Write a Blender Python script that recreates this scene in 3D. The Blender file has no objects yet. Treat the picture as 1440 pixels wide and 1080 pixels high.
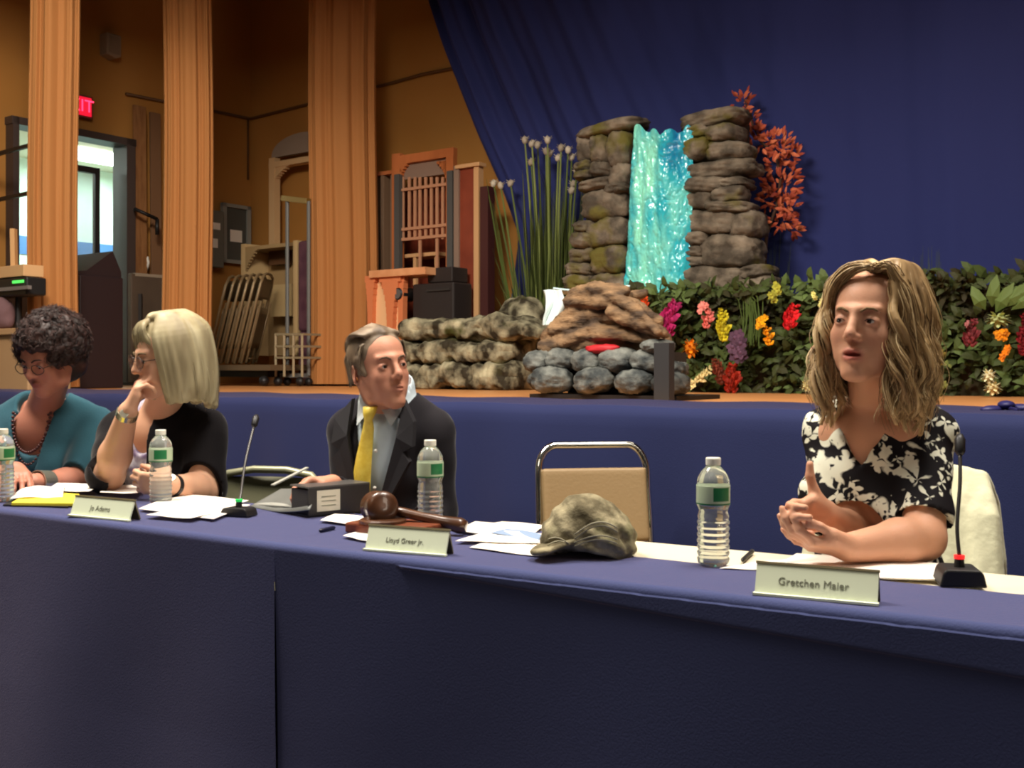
import bpy, math, random
import numpy as np
from mathutils import Vector, Matrix, noise
random.seed(7)
RNG = np.random.RandomState(5)
SC = bpy.context.scene
COL = SC.collection
F_PX, CX, HY, CAMZ = 1500.0, 720.0, 519.0, 1.135
PI = math.pi

def P(x, y, Y):
    """point at distance Y seen at photograph position x, y"""
    return Vector(((x-CX)/F_PX*Y, Y, CAMZ-(y-HY)/F_PX*Y))

# ---------------------------------------------------------------- materials
def s2l(c):
    return tuple(((v/255)/12.92 if v/255 <= .04045 else ((v/255+.055)/1.055)**2.4) for v in c)

MATS = {}
def mat(name, rgb=(200,200,200), rough=.6, metal=0, sheen=0, sheen_tint=None, spec=.5, noise_scale=0, rgb2=None,
        bump=0, bump_scale=60, stretch=(1,1,1), emis=None, estr=0, trans=0, ior=1.45, alpha=1, coat=0, detail=3, contrast=(.35,.65), sss=0):
    if name in MATS: return MATS[name]
    m = bpy.data.materials.new(name); m.use_nodes = True
    nt = m.node_tree; n = nt.nodes; l = nt.links
    b = n['Principled BSDF']
    b.inputs['Base Color'].default_value = (*s2l(rgb), 1)
    b.inputs['Roughness'].default_value = rough
    b.inputs['Metallic'].default_value = metal
    b.inputs['Specular IOR Level'].default_value = spec
    b.inputs['IOR'].default_value = ior
    b.inputs['Transmission Weight'].default_value = trans
    b.inputs['Alpha'].default_value = alpha
    b.inputs['Coat Weight'].default_value = coat
    if sheen:
        b.inputs['Sheen Weight'].default_value = sheen
        b.inputs['Sheen Roughness'].default_value = .35
        if sheen_tint: b.inputs['Sheen Tint'].default_value = (*s2l(sheen_tint), 1)
    if sss:
        b.inputs['Subsurface Weight'].default_value = sss
        b.inputs['Subsurface Radius'].default_value = (.012, .005, .003)
        b.inputs['Subsurface Scale'].default_value = 1
    if emis:
        b.inputs['Emission Color'].default_value = (*s2l(emis), 1)
        b.inputs['Emission Strength'].default_value = estr
    if noise_scale or bump:
        tc = n.new('ShaderNodeTexCoord'); mp = n.new('ShaderNodeMapping'); mp.inputs['Scale'].default_value = stretch
        l.new(tc.outputs['Object'], mp.inputs['Vector'])
    if noise_scale:
        t = n.new('ShaderNodeTexNoise'); t.inputs['Scale'].default_value = noise_scale; t.inputs['Detail'].default_value = detail
        l.new(mp.outputs[0], t.inputs['Vector'])
        r = n.new('ShaderNodeValToRGB'); r.color_ramp.elements[0].position = contrast[0]; r.color_ramp.elements[1].position = contrast[1]
        r.color_ramp.elements[0].color = (*s2l(rgb), 1); r.color_ramp.elements[1].color = (*s2l(rgb2 or rgb), 1)
        l.new(t.outputs['Fac'], r.inputs['Fac']); l.new(r.outputs['Color'], b.inputs['Base Color'])
    if bump:
        t2 = n.new('ShaderNodeTexNoise'); t2.inputs['Scale'].default_value = bump_scale; t2.inputs['Detail'].default_value = 4
        l.new(mp.outputs[0], t2.inputs['Vector'])
        bn = n.new('ShaderNodeBump'); bn.inputs['Strength'].default_value = bump; bn.inputs['Distance'].default_value = .01
        l.new(t2.outputs['Fac'], bn.inputs['Height']); l.new(bn.outputs['Normal'], b.inputs['Normal'])
    MATS[name] = m
    return m

def mat_tint(name, c0, c1, rough=.6, sheen=0, c2=None, spec=.5, emis=None, estr=0, sss=0, bump=0, bump_scale=300, trans=0):
    """colour runs from c0 to c1 by the 'tint' attribute of the mesh (the thing's own colour variation)"""
    m = mat(name, c0, rough, sheen=sheen, spec=spec, sss=sss, bump=bump, bump_scale=bump_scale)
    nt = m.node_tree; n = nt.nodes; l = nt.links; b = n['Principled BSDF']
    a = n.new('ShaderNodeAttribute'); a.attribute_name = 'tint'
    r = n.new('ShaderNodeValToRGB'); e = r.color_ramp.elements
    e[0].color = (*s2l(c0), 1); e[1].color = (*s2l(c1), 1)
    if c2:
        x = e.new(.5); x.color = (*s2l(c2), 1)
    l.new(a.outputs['Fac'], r.inputs['Fac']); l.new(r.outputs['Color'], b.inputs['Base Color'])
    b.inputs['Transmission Weight'].default_value = trans
    return m

# ---------------------------------------------------------------- mesh builder
def frame_from(d, up=Vector((0,0,1))):
    d = Vector(d).normalized()
    if abs(d.dot(up)) > .98: up = Vector((1,0,0))
    a = d.cross(up).normalized(); b = a.cross(d).normalized()
    return a, b

class MB:
    def __init__(s): s.v, s.f, s.t = [], [], []
    def add(s, vs, fs, tint=0.0):
        o = len(s.v); s.v.extend(Vector(v) for v in vs); s.f.extend(tuple(i+o for i in f) for f in fs); s.t.extend([tint]*len(vs)); return s
    def box(s, c, size, M=None, tint=0.0):
        x, y, z = (k/2 for k in size); c = Vector(c)
        vs = [Vector((i*x, j*y, k*z)) for i in (-1,1) for j in (-1,1) for k in (-1,1)]
        if M is not None: vs = [M @ v for v in vs]
        return s.add([v+c for v in vs], [(0,1,3,2),(4,6,7,5),(0,4,5,1),(2,3,7,6),(0,2,6,4),(1,5,7,3)], tint)
    def bar(s, a, b, w, h, tint=0.0, up=(0,0,1)):
        a = Vector(a); b = Vector(b); p, q = frame_from(b-a, Vector(up))
        vs = [e + p*i*w/2 + q*j*h/2 for e in (a,b) for i, j in ((-1,-1),(1,-1),(1,1),(-1,1))]
        return s.add(vs, [(3,2,1,0),(4,5,6,7),(0,1,5,4),(1,2,6,5),(2,3,7,6),(3,0,4,7)], tint)
    def tube(s, pts, r, n=8, cap=True, tint=0.0, flat=1.0):
        pts = [Vector(p) for p in pts]; m = len(pts)
        rs = r if hasattr(r, '__len__') else [r]*m
        vs = []; prev = None
        for i, p in enumerate(pts):
            d = (pts[min(i+1, m-1)]-pts[max(i-1, 0)])
            if d.length < 1e-9: d = Vector((0,0,1))
            d.normalize()
            if prev is None: a, b = frame_from(d)
            else:
                a = prev - d*prev.dot(d)
                a = a.normalized() if a.length > 1e-6 else frame_from(d)[0]
                b = a.cross(d)
            prev = a
            for k in range(n):
                t = 2*PI*k/n; vs.append(p + a*math.cos(t)*rs[i] + b*math.sin(t)*rs[i]*flat)
        fs = [(i*n+k, i*n+(k+1)%n, (i+1)*n+(k+1)%n, (i+1)*n+k) for i in range(m-1) for k in range(n)]
        if cap: fs += [tuple(range(n-1,-1,-1)), tuple((m-1)*n+k for k in range(n))]
        return s.add(vs, fs, tint)
    def cyl(s, a, b, ra, rb=None, n=20, tint=0.0): return s.tube([a, b], [ra, ra if rb is None else rb], n, True, tint)
    def lathe(s, prof, n=28, c=(0,0,0), M=None, tint=0.0):
        c = Vector(c); vs = []
        for r, z in prof:
            for k in range(n):
                t = 2*PI*k/n; v = Vector((r*math.cos(t), r*math.sin(t), z)); vs.append((M @ v if M is not None else v)+c)
        m = len(prof)
        fs = [(i*n+k, i*n+(k+1)%n, (i+1)*n+(k+1)%n, (i+1)*n+k) for i in range(m-1) for k in range(n)]
        fs += [tuple(range(n-1,-1,-1)), tuple((m-1)*n+k for k in range(n))]
        return s.add(vs, fs, tint)
    def prism(s, poly, d, M=None, tint=0.0):
        """poly in local x,z, pushed d along local y"""
        n = len(poly); vs = [Vector((x, 0, z)) for x, z in poly]+[Vector((x, d, z)) for x, z in poly]
        if M is not None: vs = [M @ v for v in vs]
        fs = [tuple(range(n)), tuple(range(2*n-1, n-1, -1))]+[(i, i+n, (i+1)%n+n, (i+1)%n) for i in range(n)]
        return s.add(vs, fs, tint)
    def grid(s, fn, nu, nv, tint=None):
        vs = [Vector(fn(i/nu, j/nv)) for j in range(nv+1) for i in range(nu+1)]
        fs = [(j*(nu+1)+i, j*(nu+1)+i+1, (j+1)*(nu+1)+i+1, (j+1)*(nu+1)+i) for j in range(nv) for i in range(nu)]
        return s.add(vs, fs, tint or 0.0)
    def ball(s, c, r, M=None, nu=16, nv=10, fn=None, tint=0.0):
        c = Vector(c); rr = r if hasattr(r, '__len__') else (r, r, r); vs = []
        for j in range(nv+1):
            ph = PI*j/nv
            for i in range(nu):
                th = 2*PI*i/nu; d = Vector((math.sin(ph)*math.cos(th), math.sin(ph)*math.sin(th), math.cos(ph)))
                k = fn(d) if fn else 1.0
                v = Vector((d.x*rr[0]*k, d.y*rr[1]*k, d.z*rr[2]*k)); vs.append((M @ v if M is not None else v)+c)
        fs = [(j*nu+i, (j+1)*nu+i, (j+1)*nu+(i+1)%nu, j*nu+(i+1)%nu) for j in range(nv) for i in range(nu)]
        return s.add(vs, fs, tint)
    def build(s, name, m, parent=None, smooth=False, bevel=0, world=True, seg=2, weld=False, angle=None):
        return mesh_obj(name, [tuple(v) for v in s.v], s.f, m, parent, smooth, bevel, world, seg, s.t, weld, angle)

def mesh_obj(name, vs, fs, m, parent=None, smooth=False, bevel=0, world=True, seg=2, tint=None, weld=False, angle=None):
    if parent is not None and world:
        I = parent.matrix_basis.inverted(); p = parent.parent
        I = I if p is None else (p.matrix_basis @ parent.matrix_basis).inverted()
        A = np.array(vs, dtype=float).reshape(-1, 3); R = np.array(I)
        vs = A @ R[:3,:3].T + R[:3,3]
    me = bpy.data.meshes.new(name)
    me.from_pydata([tuple(v) for v in vs], [], [tuple(f) for f in fs])
    if tint is not None and any(tint):
        a = me.attributes.new('tint', 'FLOAT', 'POINT'); a.data.foreach_set('value', np.array(tint, dtype=np.float32))
    if weld:
        import bmesh
        bm = bmesh.new(); bm.from_mesh(me); bmesh.ops.remove_doubles(bm, verts=bm.verts, dist=1e-5); bm.to_mesh(me); bm.free()
    me.validate()
    o = bpy.data.objects.new(name, me); COL.objects.link(o)
    for mm in (m if isinstance(m, (list, tuple)) else [m]): me.materials.append(mm)
    if smooth: me.polygons.foreach_set('use_smooth', [True]*len(me.polygons))
    if bevel:
        b = o.modifiers.new('bevel', 'BEVEL'); b.width = bevel; b.segments = seg; b.limit_method = 'ANGLE'
    if parent is not None: o.parent = parent
    return o

def tag(o, label=None, cat=None, group=None, kind=None):
    if label: o['label'] = label
    if cat: o['category'] = cat
    if group: o['group'] = group
    if kind: o['kind'] = kind
    return o

def thing(name, label, cat, loc=(0,0,0), rz=0, group=None):
    o = bpy.data.objects.new(name, None); COL.objects.link(o)
    o.location = loc; o.rotation_euler = (0,0,rz); o.empty_display_size = .05
    M = Matrix.Translation(Vector(loc)) @ Matrix.Rotation(rz, 4, 'Z')
    o.matrix_basis = M
    return tag(o, label, cat, group)

def struct(name, mb, m, **k):
    o = mb.build(name, m, **k); o['kind'] = 'structure'; return o

def dup(root, loc, rz, label, group=None):
    r = root.copy(); COL.objects.link(r); r.matrix_basis = Matrix.Translation(Vector(loc)) @ Matrix.Rotation(rz, 4, 'Z')
    r['label'] = label
    if group: r['group'] = group
    def rec(a, b):
        for ch in list(a.children):
            c = ch.copy(); COL.objects.link(c); c.parent = b; rec(ch, c)
    rec(root, r)
    return r

# ---------------------------------------------------------------- numpy noise
def vnoise(p, seed=0):
    """value noise, p (N,3) -> (N,) in -1..1"""
    p = np.asarray(p, dtype=np.float64); i = np.floor(p).astype(np.int64); f = p-i; f = f*f*(3-2*f)
    out = np.zeros(len(p))
    for dx in (0,1):
        for dy in (0,1):
            for dz in (0,1):
                h = (i[:,0]+dx)*374761393 + (i[:,1]+dy)*668265263 + (i[:,2]+dz)*2147483647 + seed*974711
                h = (h ^ (h >> 13)) * 1274126177; h = (h ^ (h >> 16)) & 0xffff
                w = (f[:,0] if dx else 1-f[:,0])*(f[:,1] if dy else 1-f[:,1])*(f[:,2] if dz else 1-f[:,2])
                out += w*(h/32767.5-1)
    return out
def fbm(p, seed=0, oct=3):
    p = np.asarray(p, dtype=float); s = 0; a = 1
    for k in range(oct): s = s + a*vnoise(p*(2**k), seed+k); a *= .5
    return s/1.75

# ---------------------------------------------------------------- distance-field sculpting
class Field:
    def __init__(s, lo, hi, h, big=.06):
        s.lo = np.array(lo, float); s.h = h; s.big = big
        s.n = np.ceil((np.array(hi)-s.lo)/h).astype(int)+1
        s.a = np.full(s.n, big, dtype=np.float32)
    def _sub(s, lo, hi, k):
        m = k+s.h*2
        i0 = np.maximum(np.floor((np.array(lo)-m-s.lo)/s.h).astype(int), 0)
        i1 = np.minimum(np.ceil((np.array(hi)+m-s.lo)/s.h).astype(int)+1, s.n)
        if np.any(i1 <= i0): return None
        ax = [((np.arange(i0[d], i1[d])*s.h+s.lo[d]).astype(np.float32)) for d in range(3)]
        return tuple(slice(i0[d], i1[d]) for d in range(3)), ax[0][:,None,None], ax[1][None,:,None], ax[2][None,None,:]
    def _mix(s, sl, d, k, mode):
        A = s.a[sl]
        if mode == 'add':
            if k > 0:
                h = np.maximum(k-np.abs(A-d), 0)/k; s.a[sl] = np.minimum(A, d)-h*h*k*.25
            else: s.a[sl] = np.minimum(A, d)
        elif mode == 'sub':
            d = -d
            if k > 0:
                h = np.maximum(k-np.abs(A-d), 0)/k; s.a[sl] = np.maximum(A, d)+h*h*k*.25
            else: s.a[sl] = np.maximum(A, d)
    def cone(s, a, b, ra, rb=None, k=.01, mode='add', flat=None):
        rb = ra if rb is None else rb; a = np.array(a, float); b = np.array(b, float); R = max(ra, rb)
        q = s._sub(np.minimum(a, b)-R, np.maximum(a, b)+R, k if mode == 'add' else k)
        if q is None: return
        sl, X, Y, Z = q; ab = b-a; L = max(float(ab@ab), 1e-12)
        dx, dy, dz = X-a[0], Y-a[1], Z-a[2]
        t = np.clip((dx*ab[0]+dy*ab[1]+dz*ab[2])/L, 0, 1)
        d = np.sqrt((dx-t*ab[0])**2+(dy-t*ab[1])**2+(dz-t*ab[2])**2)-(ra+(rb-ra)*t)
        s._mix(sl, d.astype(np.float32), k, mode)
    def poly(s, pts, rs, k=.004):
        pts = [np.array(p, float) for p in pts]; R = max(rs); A = np.array(pts)
        q = s._sub(A.min(0)-R, A.max(0)+R, k)
        if q is None: return
        sl, X, Y, Z = q; keep = s.a; T_ = np.full((X.size, Y.size, Z.size), s.big, dtype=np.float32)
        sub_ = Field.__new__(Field); sub_.lo = np.array([X.ravel()[0], Y.ravel()[0], Z.ravel()[0]], float); sub_.h = s.h; sub_.big = s.big; sub_.n = np.array(T_.shape); sub_.a = T_
        for i in range(len(pts)-1): sub_.cone(pts[i], pts[i+1], rs[i], rs[i+1], 0)
        s._mix(sl, sub_.a, k, 'add')
    def ell(s, c, r, R=None, k=.01, mode='add'):
        c = np.array(c, float); r = np.array(r if hasattr(r, '__len__') else (r, r, r), float); m = r.max()
        R = np.eye(3) if R is None else np.array(R)[:3,:3]
        q = s._sub(c-m, c+m, k)
        if q is None: return
        sl, X, Y, Z = q; dx, dy, dz = X-c[0], Y-c[1], Z-c[2]
        l = [(R[0,i]*dx+R[1,i]*dy+R[2,i]*dz)/r[i] for i in range(3)]
        k0 = np.sqrt(l[0]**2+l[1]**2+l[2]**2)
        g = np.sqrt((l[0]/r[0])**2+(l[1]/r[1])**2+(l[2]/r[2])**2)
        d = k0*(k0-1)/np.maximum(g, 1e-6)
        s._mix(sl, d.astype(np.float32), k, mode)
    def box(s, c, hs, R=None, rd=.004, k=.0, mode='add'):
        c = np.array(c, float); hs = np.array(hs, float); m = np.linalg.norm(hs)
        R = np.eye(3) if R is None else np.array(R)[:3,:3]
        q = s._sub(c-m, c+m, k)
        if q is None: return
        sl, X, Y, Z = q; dx, dy, dz = X-c[0], Y-c[1], Z-c[2]
        l = [np.abs(R[0,i]*dx+R[1,i]*dy+R[2,i]*dz)-hs[i]+rd for i in range(3)]
        d = np.sqrt(np.maximum(l[0],0)**2+np.maximum(l[1],0)**2+np.maximum(l[2],0)**2)+np.minimum(np.maximum(np.maximum(l[0],l[1]),l[2]),0)-rd
        s._mix(sl, d.astype(np.float32), k, mode)
    def mesh(s):
        F = s.a; S = F < 0; c = S[:-1,:-1,:-1]; anyv = c.copy(); allv = c.copy()
        nx, ny, nz = [q-1 for q in F.shape]
        for i in (0,1):
            for j in (0,1):
                for k in (0,1):
                    w = S[i:nx+i, j:ny+j, k:nz+k]; anyv |= w; allv &= w
        act = np.argwhere(anyv & ~allv)
        idx = -np.ones((nx,ny,nz), dtype=np.int32); idx[tuple(act.T)] = np.arange(len(act))
        acc = np.zeros((len(act),3)); cnt = np.zeros(len(act))
        for d in range(3):
            o1, o2 = [(1,2),(0,2),(0,1)][d]
            for a in (0,1):
                for b in (0,1):
                    off = np.zeros(3, int); off[o1] = a; off[o2] = b; off2 = off.copy(); off2[d] = 1
                    p, q = act+off, act+off2
                    fa, fb = F[tuple(p.T)], F[tuple(q.T)]; m = (fa < 0) != (fb < 0)
                    t = np.where(m, fa/np.where(m, fa-fb, 1), 0)
                    pos = off+0.0; w = np.tile(pos, (len(act),1)); w[:,d] += t
                    acc[m] += w[m]; cnt[m] += 1
        V = (act+acc/cnt[:,None])*s.h+s.lo
        faces = []
        for d in range(3):
            o1, o2 = [(1,2),(2,0),(0,1)][d]
            sh = [slice(0,n) for n in F.shape]; s1 = list(sh); s2 = list(sh); s1[d] = slice(0, F.shape[d]-1); s2[d] = slice(1, F.shape[d])
            A = S[tuple(s1)]; B = S[tuple(s2)]; e = np.argwhere(A != B)
            e = e[(e[:,o1] > 0) & (e[:,o2] > 0) & (e[:,o1] < F.shape[o1]-1) & (e[:,o2] < F.shape[o2]-1)]
            u = np.zeros(3, int); v = np.zeros(3, int); u[o1] = 1; v[o2] = 1
            q = np.stack([idx[tuple((e-u-v).T)], idx[tuple((e-v).T)], idx[tuple(e.T)], idx[tuple((e-u).T)]], 1)
            fl = ~A[tuple(e.T)]
            q[fl] = q[fl][:, ::-1]
            faces.append(q)
        return V, np.concatenate(faces)

def field_obj(name, F, m, parent=None, disp=None, tint=None, smooth_it=0):
    V, Q = F.mesh()
    if len(V) == 0: V = np.zeros((3,3)); Q = np.array([[0,1,2,2]])
    if disp is not None or smooth_it:
        N = normals(V, Q)
        if disp is not None: V = V + N*disp(V)[:,None]
    t = tint(V) if tint is not None else None
    root = parent
    A = V
    if parent is not None:
        M = parent.matrix_basis if parent.parent is None else parent.parent.matrix_basis @ parent.matrix_basis
        I = np.array(M.inverted()); A = V @ I[:3,:3].T + I[:3,3]
    me = bpy.data.meshes.new(name)
    me.vertices.add(len(A)); me.vertices.foreach_set('co', A.astype(np.float32).ravel())
    me.loops.add(len(Q)*4); me.loops.foreach_set('vertex_index', Q.astype(np.int32).ravel())
    me.polygons.add(len(Q)); me.polygons.foreach_set('loop_start', (np.arange(len(Q))*4).astype(np.int32))
    me.update(calc_edges=True)
    me.polygons.foreach_set('use_smooth', [True]*len(Q))
    if t is not None:
        a = me.attributes.new('tint', 'FLOAT', 'POINT'); a.data.foreach_set('value', t.astype(np.float32))
    me.materials.append(m)
    o = bpy.data.objects.new(name, me); COL.objects.link(o)
    if parent is not None: o.parent = parent
    return o

def normals(V, Q):
    n = np.cross(V[Q[:,2]]-V[Q[:,0]], V[Q[:,3]]-V[Q[:,1]]); N = np.zeros_like(V)
    for i in range(4): np.add.at(N, Q[:,i], n)
    return N/np.maximum(np.linalg.norm(N, axis=1), 1e-12)[:,None]

def text_mesh(s, size, mtl, parent, M, name='lettering', extrude=.0003):
    cu = bpy.data.curves.new('txt', 'FONT'); cu.body = s; cu.size = size; cu.align_x = 'CENTER'; cu.align_y = 'CENTER'; cu.extrude = extrude
    o = bpy.data.objects.new('txt', cu); COL.objects.link(o)
    dg = bpy.context.evaluated_depsgraph_get(); me = bpy.data.meshes.new_from_object(o.evaluated_get(dg))
    bpy.data.objects.remove(o); bpy.data.curves.remove(cu)
    me.transform(M)
    ob = bpy.data.objects.new(name, me); COL.objects.link(ob); me.materials.clear(); me.materials.append(mtl); ob.parent = parent
    return ob
# ================================================================ camera, light
cam = bpy.data.cameras.new('camera'); co = bpy.data.objects.new('camera', cam); COL.objects.link(co)
co.location = (0,0,CAMZ); co.rotation_euler = (PI/2,0,0)
cam.sensor_width = 36; cam.lens = 36*F_PX/1440; cam.shift_y = -21/1440; cam.clip_start = .05
SC.camera = co
SC.view_settings.view_transform = 'Standard'; SC.view_settings.look = 'None'; SC.view_settings.gamma = 1
SC.view_settings.exposure = 0.0
SC.cycles.pixel_filter_type = 'BLACKMAN_HARRIS'; SC.cycles.filter_width = 2.3
w = bpy.data.worlds.new('world'); SC.world = w; w.use_nodes = True
w.node_tree.nodes['Background'].inputs[0].default_value = (1.0,.86,.74,1); w.node_tree.nodes['Background'].inputs[1].default_value = .035

def area(name, loc, size, power, col=(1,.9,.78), target=None, sy=None, spread=None):
    L = bpy.data.lights.new(name, 'AREA'); L.energy = power; L.color = col; L.size = size
    if sy: L.shape = 'RECTANGLE'; L.size_y = sy
    if spread: L.spread = spread
    o = bpy.data.objects.new(name, L); COL.objects.link(o); o.location = loc
    if target is not None: o.rotation_euler = (Vector(target)-Vector(loc)).to_track_quat('-Z', 'Y').to_euler()
    return o
E1 = Vector((.8058,-.5922,0)); E2 = Vector((.5922,.8058,0)); S0 = Vector((0,4.7,0)); ALPHA = -math.atan2(.5922,.8058)
ZS = .975
def ST(a, b, z=ZS): v = S0+E1*a+E2*b; return Vector((v.x, v.y, z))
def PS(x, y, b):
    """point at photograph position on the upright plane b metres behind the stage front"""
    u = (x-CX)/F_PX; o = S0+E2*b; Y = (o.y+o.x*.735)/(1+.735*u); return P(x, y, Y)
def PW(x, y, a):
    """the same on a plane parallel to the left wing wall"""
    u = (x-CX)/F_PX; o = S0+E1*a; t = (u*o.y-o.x)/(E2.x-u*E2.y); return P(x, y, o.y+t*E2.y)
def AB(p): d = Vector(p)-S0; return d.dot(E1), d.dot(E2)
MST = Matrix.Rotation(ALPHA, 3, 'Z')      # local x runs along the stage front
def FL(x, b):
    p = PS(x, 500, b); return Vector((p.x, p.y, ZS))

# ceiling lamps of the hall (above and behind the tables)
area('hall_lamp', (-2.3,3.0,5.2), 1.6, 330, (1,.92,.82), (-2.3,3.0,0))
area('hall_lamp', (1.1,2.2,5.2), 1.6, 320, (1,.92,.82), (1.1,2.2,0))
area('hall_lamp', (-1.6,3.0,5.0), 1.3, 270, (1,.88,.74), (-3.0,9.5,1.2))
area('hall_lamp', (-3.8,-1.8,5.4), 1.3, 50, (1,.86,.7), (-3.0,4,0.6))
area('hall_lamp', (3.2,-2.0,5.4), 1.3, 42, (1,.86,.7), (1,5,1))

area('stage_fill', ST(2.2,1.4,6.3), 2.0, 34, (1,.88,.76), ST(1.2,2.9,1.0), sy=.6)  # unseen fill light, added to keep the stage props from going dim
# ================================================================ materials of the place
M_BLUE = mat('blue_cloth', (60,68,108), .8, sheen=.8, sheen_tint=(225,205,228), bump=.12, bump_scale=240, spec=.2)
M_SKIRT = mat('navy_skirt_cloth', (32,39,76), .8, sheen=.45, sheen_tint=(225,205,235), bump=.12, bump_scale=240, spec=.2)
M_BACK = mat('backdrop_cloth', (48,54,104), .85, sheen=.25, sheen_tint=(110,115,190), bump=.05, bump_scale=120, spec=.1)
M_WALL = mat('ochre_wall', (170,118,56), .75, noise_scale=1.5, rgb2=(176,124,62), spec=.25, bump=.03, bump_scale=40)
M_WOODF = mat('stage_boards', (214,150,92), .38, noise_scale=3, rgb2=(192,128,74), stretch=(1,14,1), spec=.5)
M_CURT = mat('tan_curtain', (172,116,66), .75, sheen=.3, sheen_tint=(255,190,120), spec=.2)
M_BLACK = mat('black_paint', (22,20,20), .5)
M_DARKM = mat('dark_metal', (58,54,52), .45, metal=.3)
M_GREYM = mat('grey_metal', (120,122,120), .45, metal=.4)
M_CHROME = mat('chrome', (215,215,208), .12, metal=1)
M_PAPER = mat('paper', (245,236,224), .8)
M_WHITE = mat('white_paint', (225,222,212), .6)
M_CREAM = mat('cream_laminate', (222,212,184), .4)

# ================================================================ room shell
st = MB().box((0,2,-.05), (30,26,.1)); struct('floor', st, mat('hall_floor', (70,60,50), .5, noise_scale=4, rgb2=(62,52,44)))
# stage block
m = MB(); m.box(ST(.2,2.9,ZS/2-.005), (16,5.8,ZS-.01), MST); m.box(ST(.2,2.9,ZS-.02), (16,5.8,.04), MST)
stage = MB(); stage.box(ST(.2,2.9,ZS/2), (16,5.8,ZS), MST); struct('floor_stage', stage, M_WOODF)
AW = -6.78; BW = 4.21
w2 = MB(); w2.box(ST((AW-.2+8)/2, BW+.1, 4), (8-AW+.2,.2,8), MST); struct('wall_back', w2, M_WALL)
w3 = MB(); w3.box(ST(8.1,2,4), (.2,6,8), MST); struct('wall_right', w3, M_WALL)
c1 = MB(); c1.box(ST(.5,2,7.1), (15.4,6,.2), MST); struct('ceiling_stage', c1, mat('dark_ceiling', (50,42,36), .9))
h1 = MB(); h1.box(ST(.5,-.05,5.85), (17,.2,2.7), MST); struct('wall_proscenium', h1, M_WALL)
# left wing wall with the doorway
d0 = AB(PW(8,300,AW))[1]; d1 = AB(PW(180,300,AW))[1]; zt = PW(100,183,AW).z
w4 = MB()
w4.box(ST(AW-.1,(-1+d0)/2,4), (.2,d0+1,8), MST); w4.box(ST(AW-.1,(d1+BW+.2)/2,4), (.2,BW+.2-d1,8), MST)
w4.box(ST(AW-.1,(d0+d1)/2,(zt+8)/2), (.2,d1-d0,8-zt), MST)
struct('wall_left', w4, M_WALL)
fr = MB()
fr.box(ST(AW+.01,(d0+d1)/2,zt-.035), (.24,d1-d0+.02,.07), MST)
fr.box(ST(AW+.01,d0+.03,(zt+ZS)/2), (.24,.06,zt-ZS), MST); fr.box(ST(AW+.01,d1-.05,(zt+ZS)/2), (.24,.10,zt-ZS), MST)
struct('trim_1', fr, mat('door_frame_paint', (70,58,54), .5))
# door leaves in the opening
def leaf(n, x0, x1, tilt):
    b0 = AB(PW(x0,300,AW-.12))[1]; b1 = AB(PW(x1,300,AW-.12))[1]; H = zt-.3
    f = MB(); z0 = ZS+.01
    for b in (b0, b1): f.box(ST(AW-.14,b,(z0+H)/2), (.05,.05,H-z0), MST)
    for z, h in ((z0+.1,.2),(H-.03,.06),(ZS+1.04,.03),(ZS+1.16,.03)): f.box(ST(AW-.14,(b0+b1)/2,z), (.05,b1-b0,h), MST)
    o = f.build(n, M_DARKM); o['kind'] = 'structure'
    g = MB().box(ST(AW-.14,(b0+b1)/2,(z0+H)/2), (.01,b1-b0-.04,H-z0-.06), MST).build('pane', mat('door_glass', (190,200,196), .1, alpha=.35), o)
    return o
leaf('door_1', 62, 137, 0)
# corridor behind
AF = -9.6
M_COR = mat('corridor_wall', (214,240,228), .7)
c = MB(); zc = PW(140,240,AF).z
c.box(ST(AF-.1,1.5,2.3), (.2,9,3.6), MST); c.box(ST((AF+AW)/2-.1,6.0,2.3), (AW-AF,.2,3.6), MST); c.box(ST((AF+AW)/2-.1,-3,2.3), (AW-AF,.2,3.6), MST)
struct('wall_corridor', c, M_COR)
c = MB().box(ST((AF+AW)/2-.1,1.5,zc+.05), (AW-AF,9,.1), MST); struct('ceiling_corridor', c, mat('ceiling_tile', (226,222,200), .8))
c = MB().box(ST((AF+AW)/2-.1,1.5,ZS-.06), (AW-AF-.0,9,.1), MST); struct('floor_corridor', c, mat('corridor_floor', (150,165,158), .4))
z1 = PW(150,344,AF).z; z2 = PW(150,368,AF).z
c = MB().box(ST(AF+.006,1.5,(z1+z2)/2), (.012,9,z1-z2), MST); struct('trim_2', c, mat('blue_stripe', (84,132,190), .5))
pl = PW(150,218,AF+.9); ab = AB(pl)
for bb in (ab[1]-2.4, ab[1]):
    L = MB().box(ST(AF+.9,bb,zc-.03), (.5,1.1,.05), MST).build('ceiling_light', mat('lamp_glow', (255,255,255), .5, emis=(235,255,250), estr=9), bevel=.01)
    tag(L, 'glowing white ceiling light panel of the corridor, '+('seen through the open doorway' if bb == ab[1] else 'further left along the corridor ceiling'), 'ceiling light')
    a_ = area('corridor_lamp', ST(AF+.9,bb,zc-.08), .5, 40, (.86,1,.95), ST(AF+.9,bb,0), sy=1.1)
area('corridor_lamp', ST((AF+AW)/2,3.9,zc-.1), .8, 35, (.86,1,.95), ST((AF+AW)/2,3.9,0))

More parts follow.
